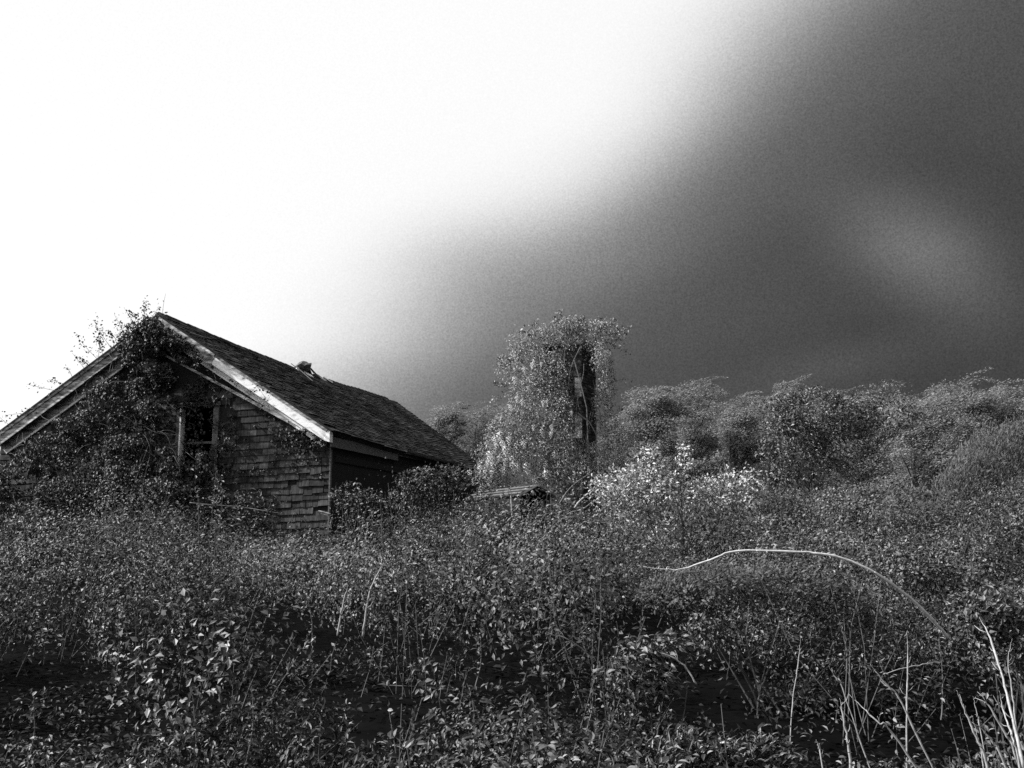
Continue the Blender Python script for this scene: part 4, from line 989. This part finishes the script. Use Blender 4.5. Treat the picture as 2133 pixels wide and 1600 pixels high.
for lab, path, r0 in [
    ('upright dry stalk standing straight among the shrubs beside the hollow', [(1889, 1480, 5.0), (1891, 1400, 5.0), (1890, 1312, 5.0)], .0075),
    ('dry stalk slanting towards the foot of the upright stalk', [(1885, 1478, 4.9), (1850, 1430, 4.9), (1812, 1384, 4.9)], .0075),
    ('long dry stalk slanting down below the hollow', [(1868, 1540, 4.4), (1830, 1505, 4.4), (1770, 1448, 4.5)], .0070),
    ('thin pale stalk standing in the black hollow', [(1650, 1480, 5.0), (1660, 1400, 5.0), (1668, 1325, 5.0)], .0050),
    ('tallest dry cane curving up along the right picture edge', [(2135, 1610, 4.0), (2105, 1480, 4.1), (2085, 1400, 4.2), (2062, 1330, 4.3), (2040, 1285, 4.4)], .0100),
    ('dry cane leaning close beside the tallest one', [(2125, 1610, 3.9), (2110, 1540, 3.9), (2090, 1480, 4.0), (2082, 1440, 4.0)], .0070),
    ('dry cane rising left of the tallest in the corner cluster', [(2060, 1610, 4.0), (2035, 1540, 4.0), (2010, 1480, 4.0), (1992, 1437, 4.0)], .0080),
    ('bent dry cane crossing behind the corner cluster', [(2095, 1600, 4.2), (2070, 1550, 4.2), (2050, 1525, 4.2), (2036, 1504, 4.2)], .0080),
    ('thin dry stalk at the middle of the corner cluster', [(2050, 1610, 4.1), (2042, 1560, 4.1), (2025, 1490, 4.1)], .0045),
    ('second thin dry stalk in the corner cluster, leaning left', [(2046, 1540, 4.2), (2035, 1490, 4.2), (2027, 1450, 4.2)], .0045),
    ('weathered jointed stalk at the bottom right of the picture', [(2120, 1590, 4.1), (2095, 1530, 4.1), (2060, 1470, 4.1), (2050, 1464, 4.1)], .0080),
    ('gnarled grey stem below the hollow', [(1772, 1600, 4.2), (1765, 1540, 4.2), (1756, 1490, 4.2), (1750, 1455, 4.2)], .0090),
    ('dark twig leaning over the hollow edge', [(1760, 1448, 4.6), (1745, 1420, 4.6), (1727, 1388, 4.6)], .0050),
    ('short white stalk near the bottom edge beside the wind-bent shrub', [(1712, 1590, 4.0), (1706, 1560, 4.0), (1700, 1542, 4.0)], .0055),
    ('bare branching stem beside the right picture edge', [(2115, 1500, 4.7), (2108, 1440, 4.7), (2100, 1380, 4.7), (2108, 1330, 4.7)], .0060),
    ('horizontal bare twig behind the upright stalk', [(1840, 1405, 5.4), (1880, 1392, 5.4), (1920, 1385, 5.4), (1960, 1376, 5.4)], .0045)]:
    cane('dry_stalk', lab, 'stalk', [(u, v, Y * 1.17) for u, v, Y in path], r0 * .75, r0 * .45, 'dry', 26, R_, root='horizontal' not in lab)
cane('dead_cane', 'taller of two dead canes standing in the middle of the thicket', 'cane', [(756, 1325, 6.2), (763, 1270, 6.2), (775, 1220, 6.2), (800, 1172, 6.2)], .008, .005, 'dry', 18)
cane('dead_cane', 'shorter of two dead canes standing in the middle of the thicket', 'cane', [(703, 1325, 6.2), (712, 1270, 6.2), (725, 1220, 6.2)], .0065, .004, 'dry', 14)
cane('bare_branch', 'bleached bare branch reaching up through the pale-leaved bush', 'branch', [(1197, 1058, 18.6), (1210, 1042, 18.6), (1228, 1027, 18.6), (1255, 1018, 18.7), (1300, 1004, 18.9)], .022, .014, 'dry', 20)
cane('bare_branch', 'forked bare branch below the bleached one', 'branch', [(1160, 1092, 18.4), (1185, 1070, 18.4), (1215, 1060, 18.4), (1235, 1045, 18.5), (1250, 1040, 18.5)], .018, .008, 'stem', 20)
cane('bare_branch', 'thin grey branch rising across the foot of the chimney', 'branch', [(1165, 1050, 19), (1185, 1020, 19), (1215, 995, 19), (1245, 982, 19)], .014, .008, 'stem', 16)
cane('bramble_cane', 'thin bramble cane lying across the foot of the shingled wall', 'cane', [(395, 1047, 18), (440, 1052, 18), (500, 1056, 18), (550, 1064, 17.9), (590, 1070, 17.8)], .010, .006, 'stem', 20)
cane('hooked_stalk', 'pale hooked stalk standing in front of the sunken shed', 'stalk', [(1068, 1090, 18.5), (1066, 1060, 18.5), (1064, 1030, 18.5), (1061, 1021, 18.5), (1054, 1021, 18.5)], .014, .010, 'dry', 20)
cane('arching_stem', 'small arching stem below the pale-leaved bush', 'stem', [(1353, 1147, 15), (1350, 1125, 15), (1340, 1110, 15), (1318, 1105, 15)], .013, .008, 'stem', 16)
cane('arching_stem', 'dark arching stem over the middle gap of the thicket', 'stem', [(1237, 1376, 6.0), (1210, 1350, 6.0), (1175, 1328, 6.0), (1140, 1322, 6.0)], .005, .003, 'stem', 16)
cane('arching_stem', 'arching stem across the drooping shrub', 'stem', [(1450, 1425, 5.3), (1425, 1385, 5.3), (1395, 1367, 5.3), (1370, 1357, 5.3)], .005, .003, 'dry', 16)
cane('spiny_twig', 'spiny white twig at the bottom edge of the thicket', 'twig', [(1055, 1600, 4.7), (1040, 1580, 4.7), (1020, 1560, 4.7)], .008, .003, 'dry', 12, thorns=12)
def shoot(label, u, vb, vt_, Y, nl, size, lean=0.0, bare=.2):
    Y = float(np.interp((vb + vt_) / 2, [1200, 1300, 1400, 1500, 1600], [10.2, 7.6, 6.3, 5.4, 4.75]))
    b0, t0 = at(u, vb, Y), at(u + lean, vt_, Y); n = 12
    q = np.linspace(0, 1, n)[:, None]; P = b0 * (1 - q) + t0 * q + nrand(n, .0012); P[:, 0] += .02 * np.sin(q[:, 0] * 3)
    root = empty('leafy_shoot', b0); tag(root, label, 'shoot', 'tall shoots in the foreground thicket')
    m = MB(); m.tube(P, np.linspace(.0045, .002, n), 5); m.build('stem', M['stem'], root, off=b0)
    l = MB(); qq = np.linspace(bare, 1, nl)[:, None]; a_ = np.arange(nl) * 2.4; out = np.stack([np.cos(a_), np.sin(a_), 0 * a_], 1)
    l.leaves(b0 * (1 - qq) + t0 * qq, out + UP * (.5 - .6 * (1 - qq)) + nrand(nl, .2), UP + out * .3 + nrand(nl, .25), RNG.uniform(.7, 1.1, nl) * size, .5, 8)
    l.build('leaves', M['leaf_near'], root, off=b0)
for a_ in [('tall leafy shoot rising above the gap at the far left', 240, 1420, 1295, 5.4, 22, .05, 4), ('bare-tipped shoot standing beside the left hollow', 376, 1360, 1255, 6.2, 12, .045, -8),
           ('leafy shoot near the lower left corner', 58, 1600, 1450, 4.1, 20, .055, 10), ('leafy shoot with drooping leaves beside the two dead canes', 650, 1345, 1240, 6.4, 20, .05, -12),
           ('leafy shoot in front of the middle gap', 990, 1430, 1330, 5.4, 18, .06, 10), ('leafy shoot low in the centre of the bottom edge', 985, 1580, 1440, 4.3, 22, .06, -6),
           ('shoot with curled leaves at the left of the bottom edge', 515, 1580, 1430, 4.2, 22, .055, 8), ('leafy shoot between the wind-bent shrub and the drooping shrub', 1220, 1530, 1400, 4.8, 20, .065, 14),
           ('leafy shoot at the edge of the hollow under the cane', 1330, 1345, 1225, 6.2, 18, .055, 6), ('leafy shoot beside the jointed stalk at the right', 1960, 1500, 1330, 4.8, 24, .055, -6)]:
    shoot(*a_)
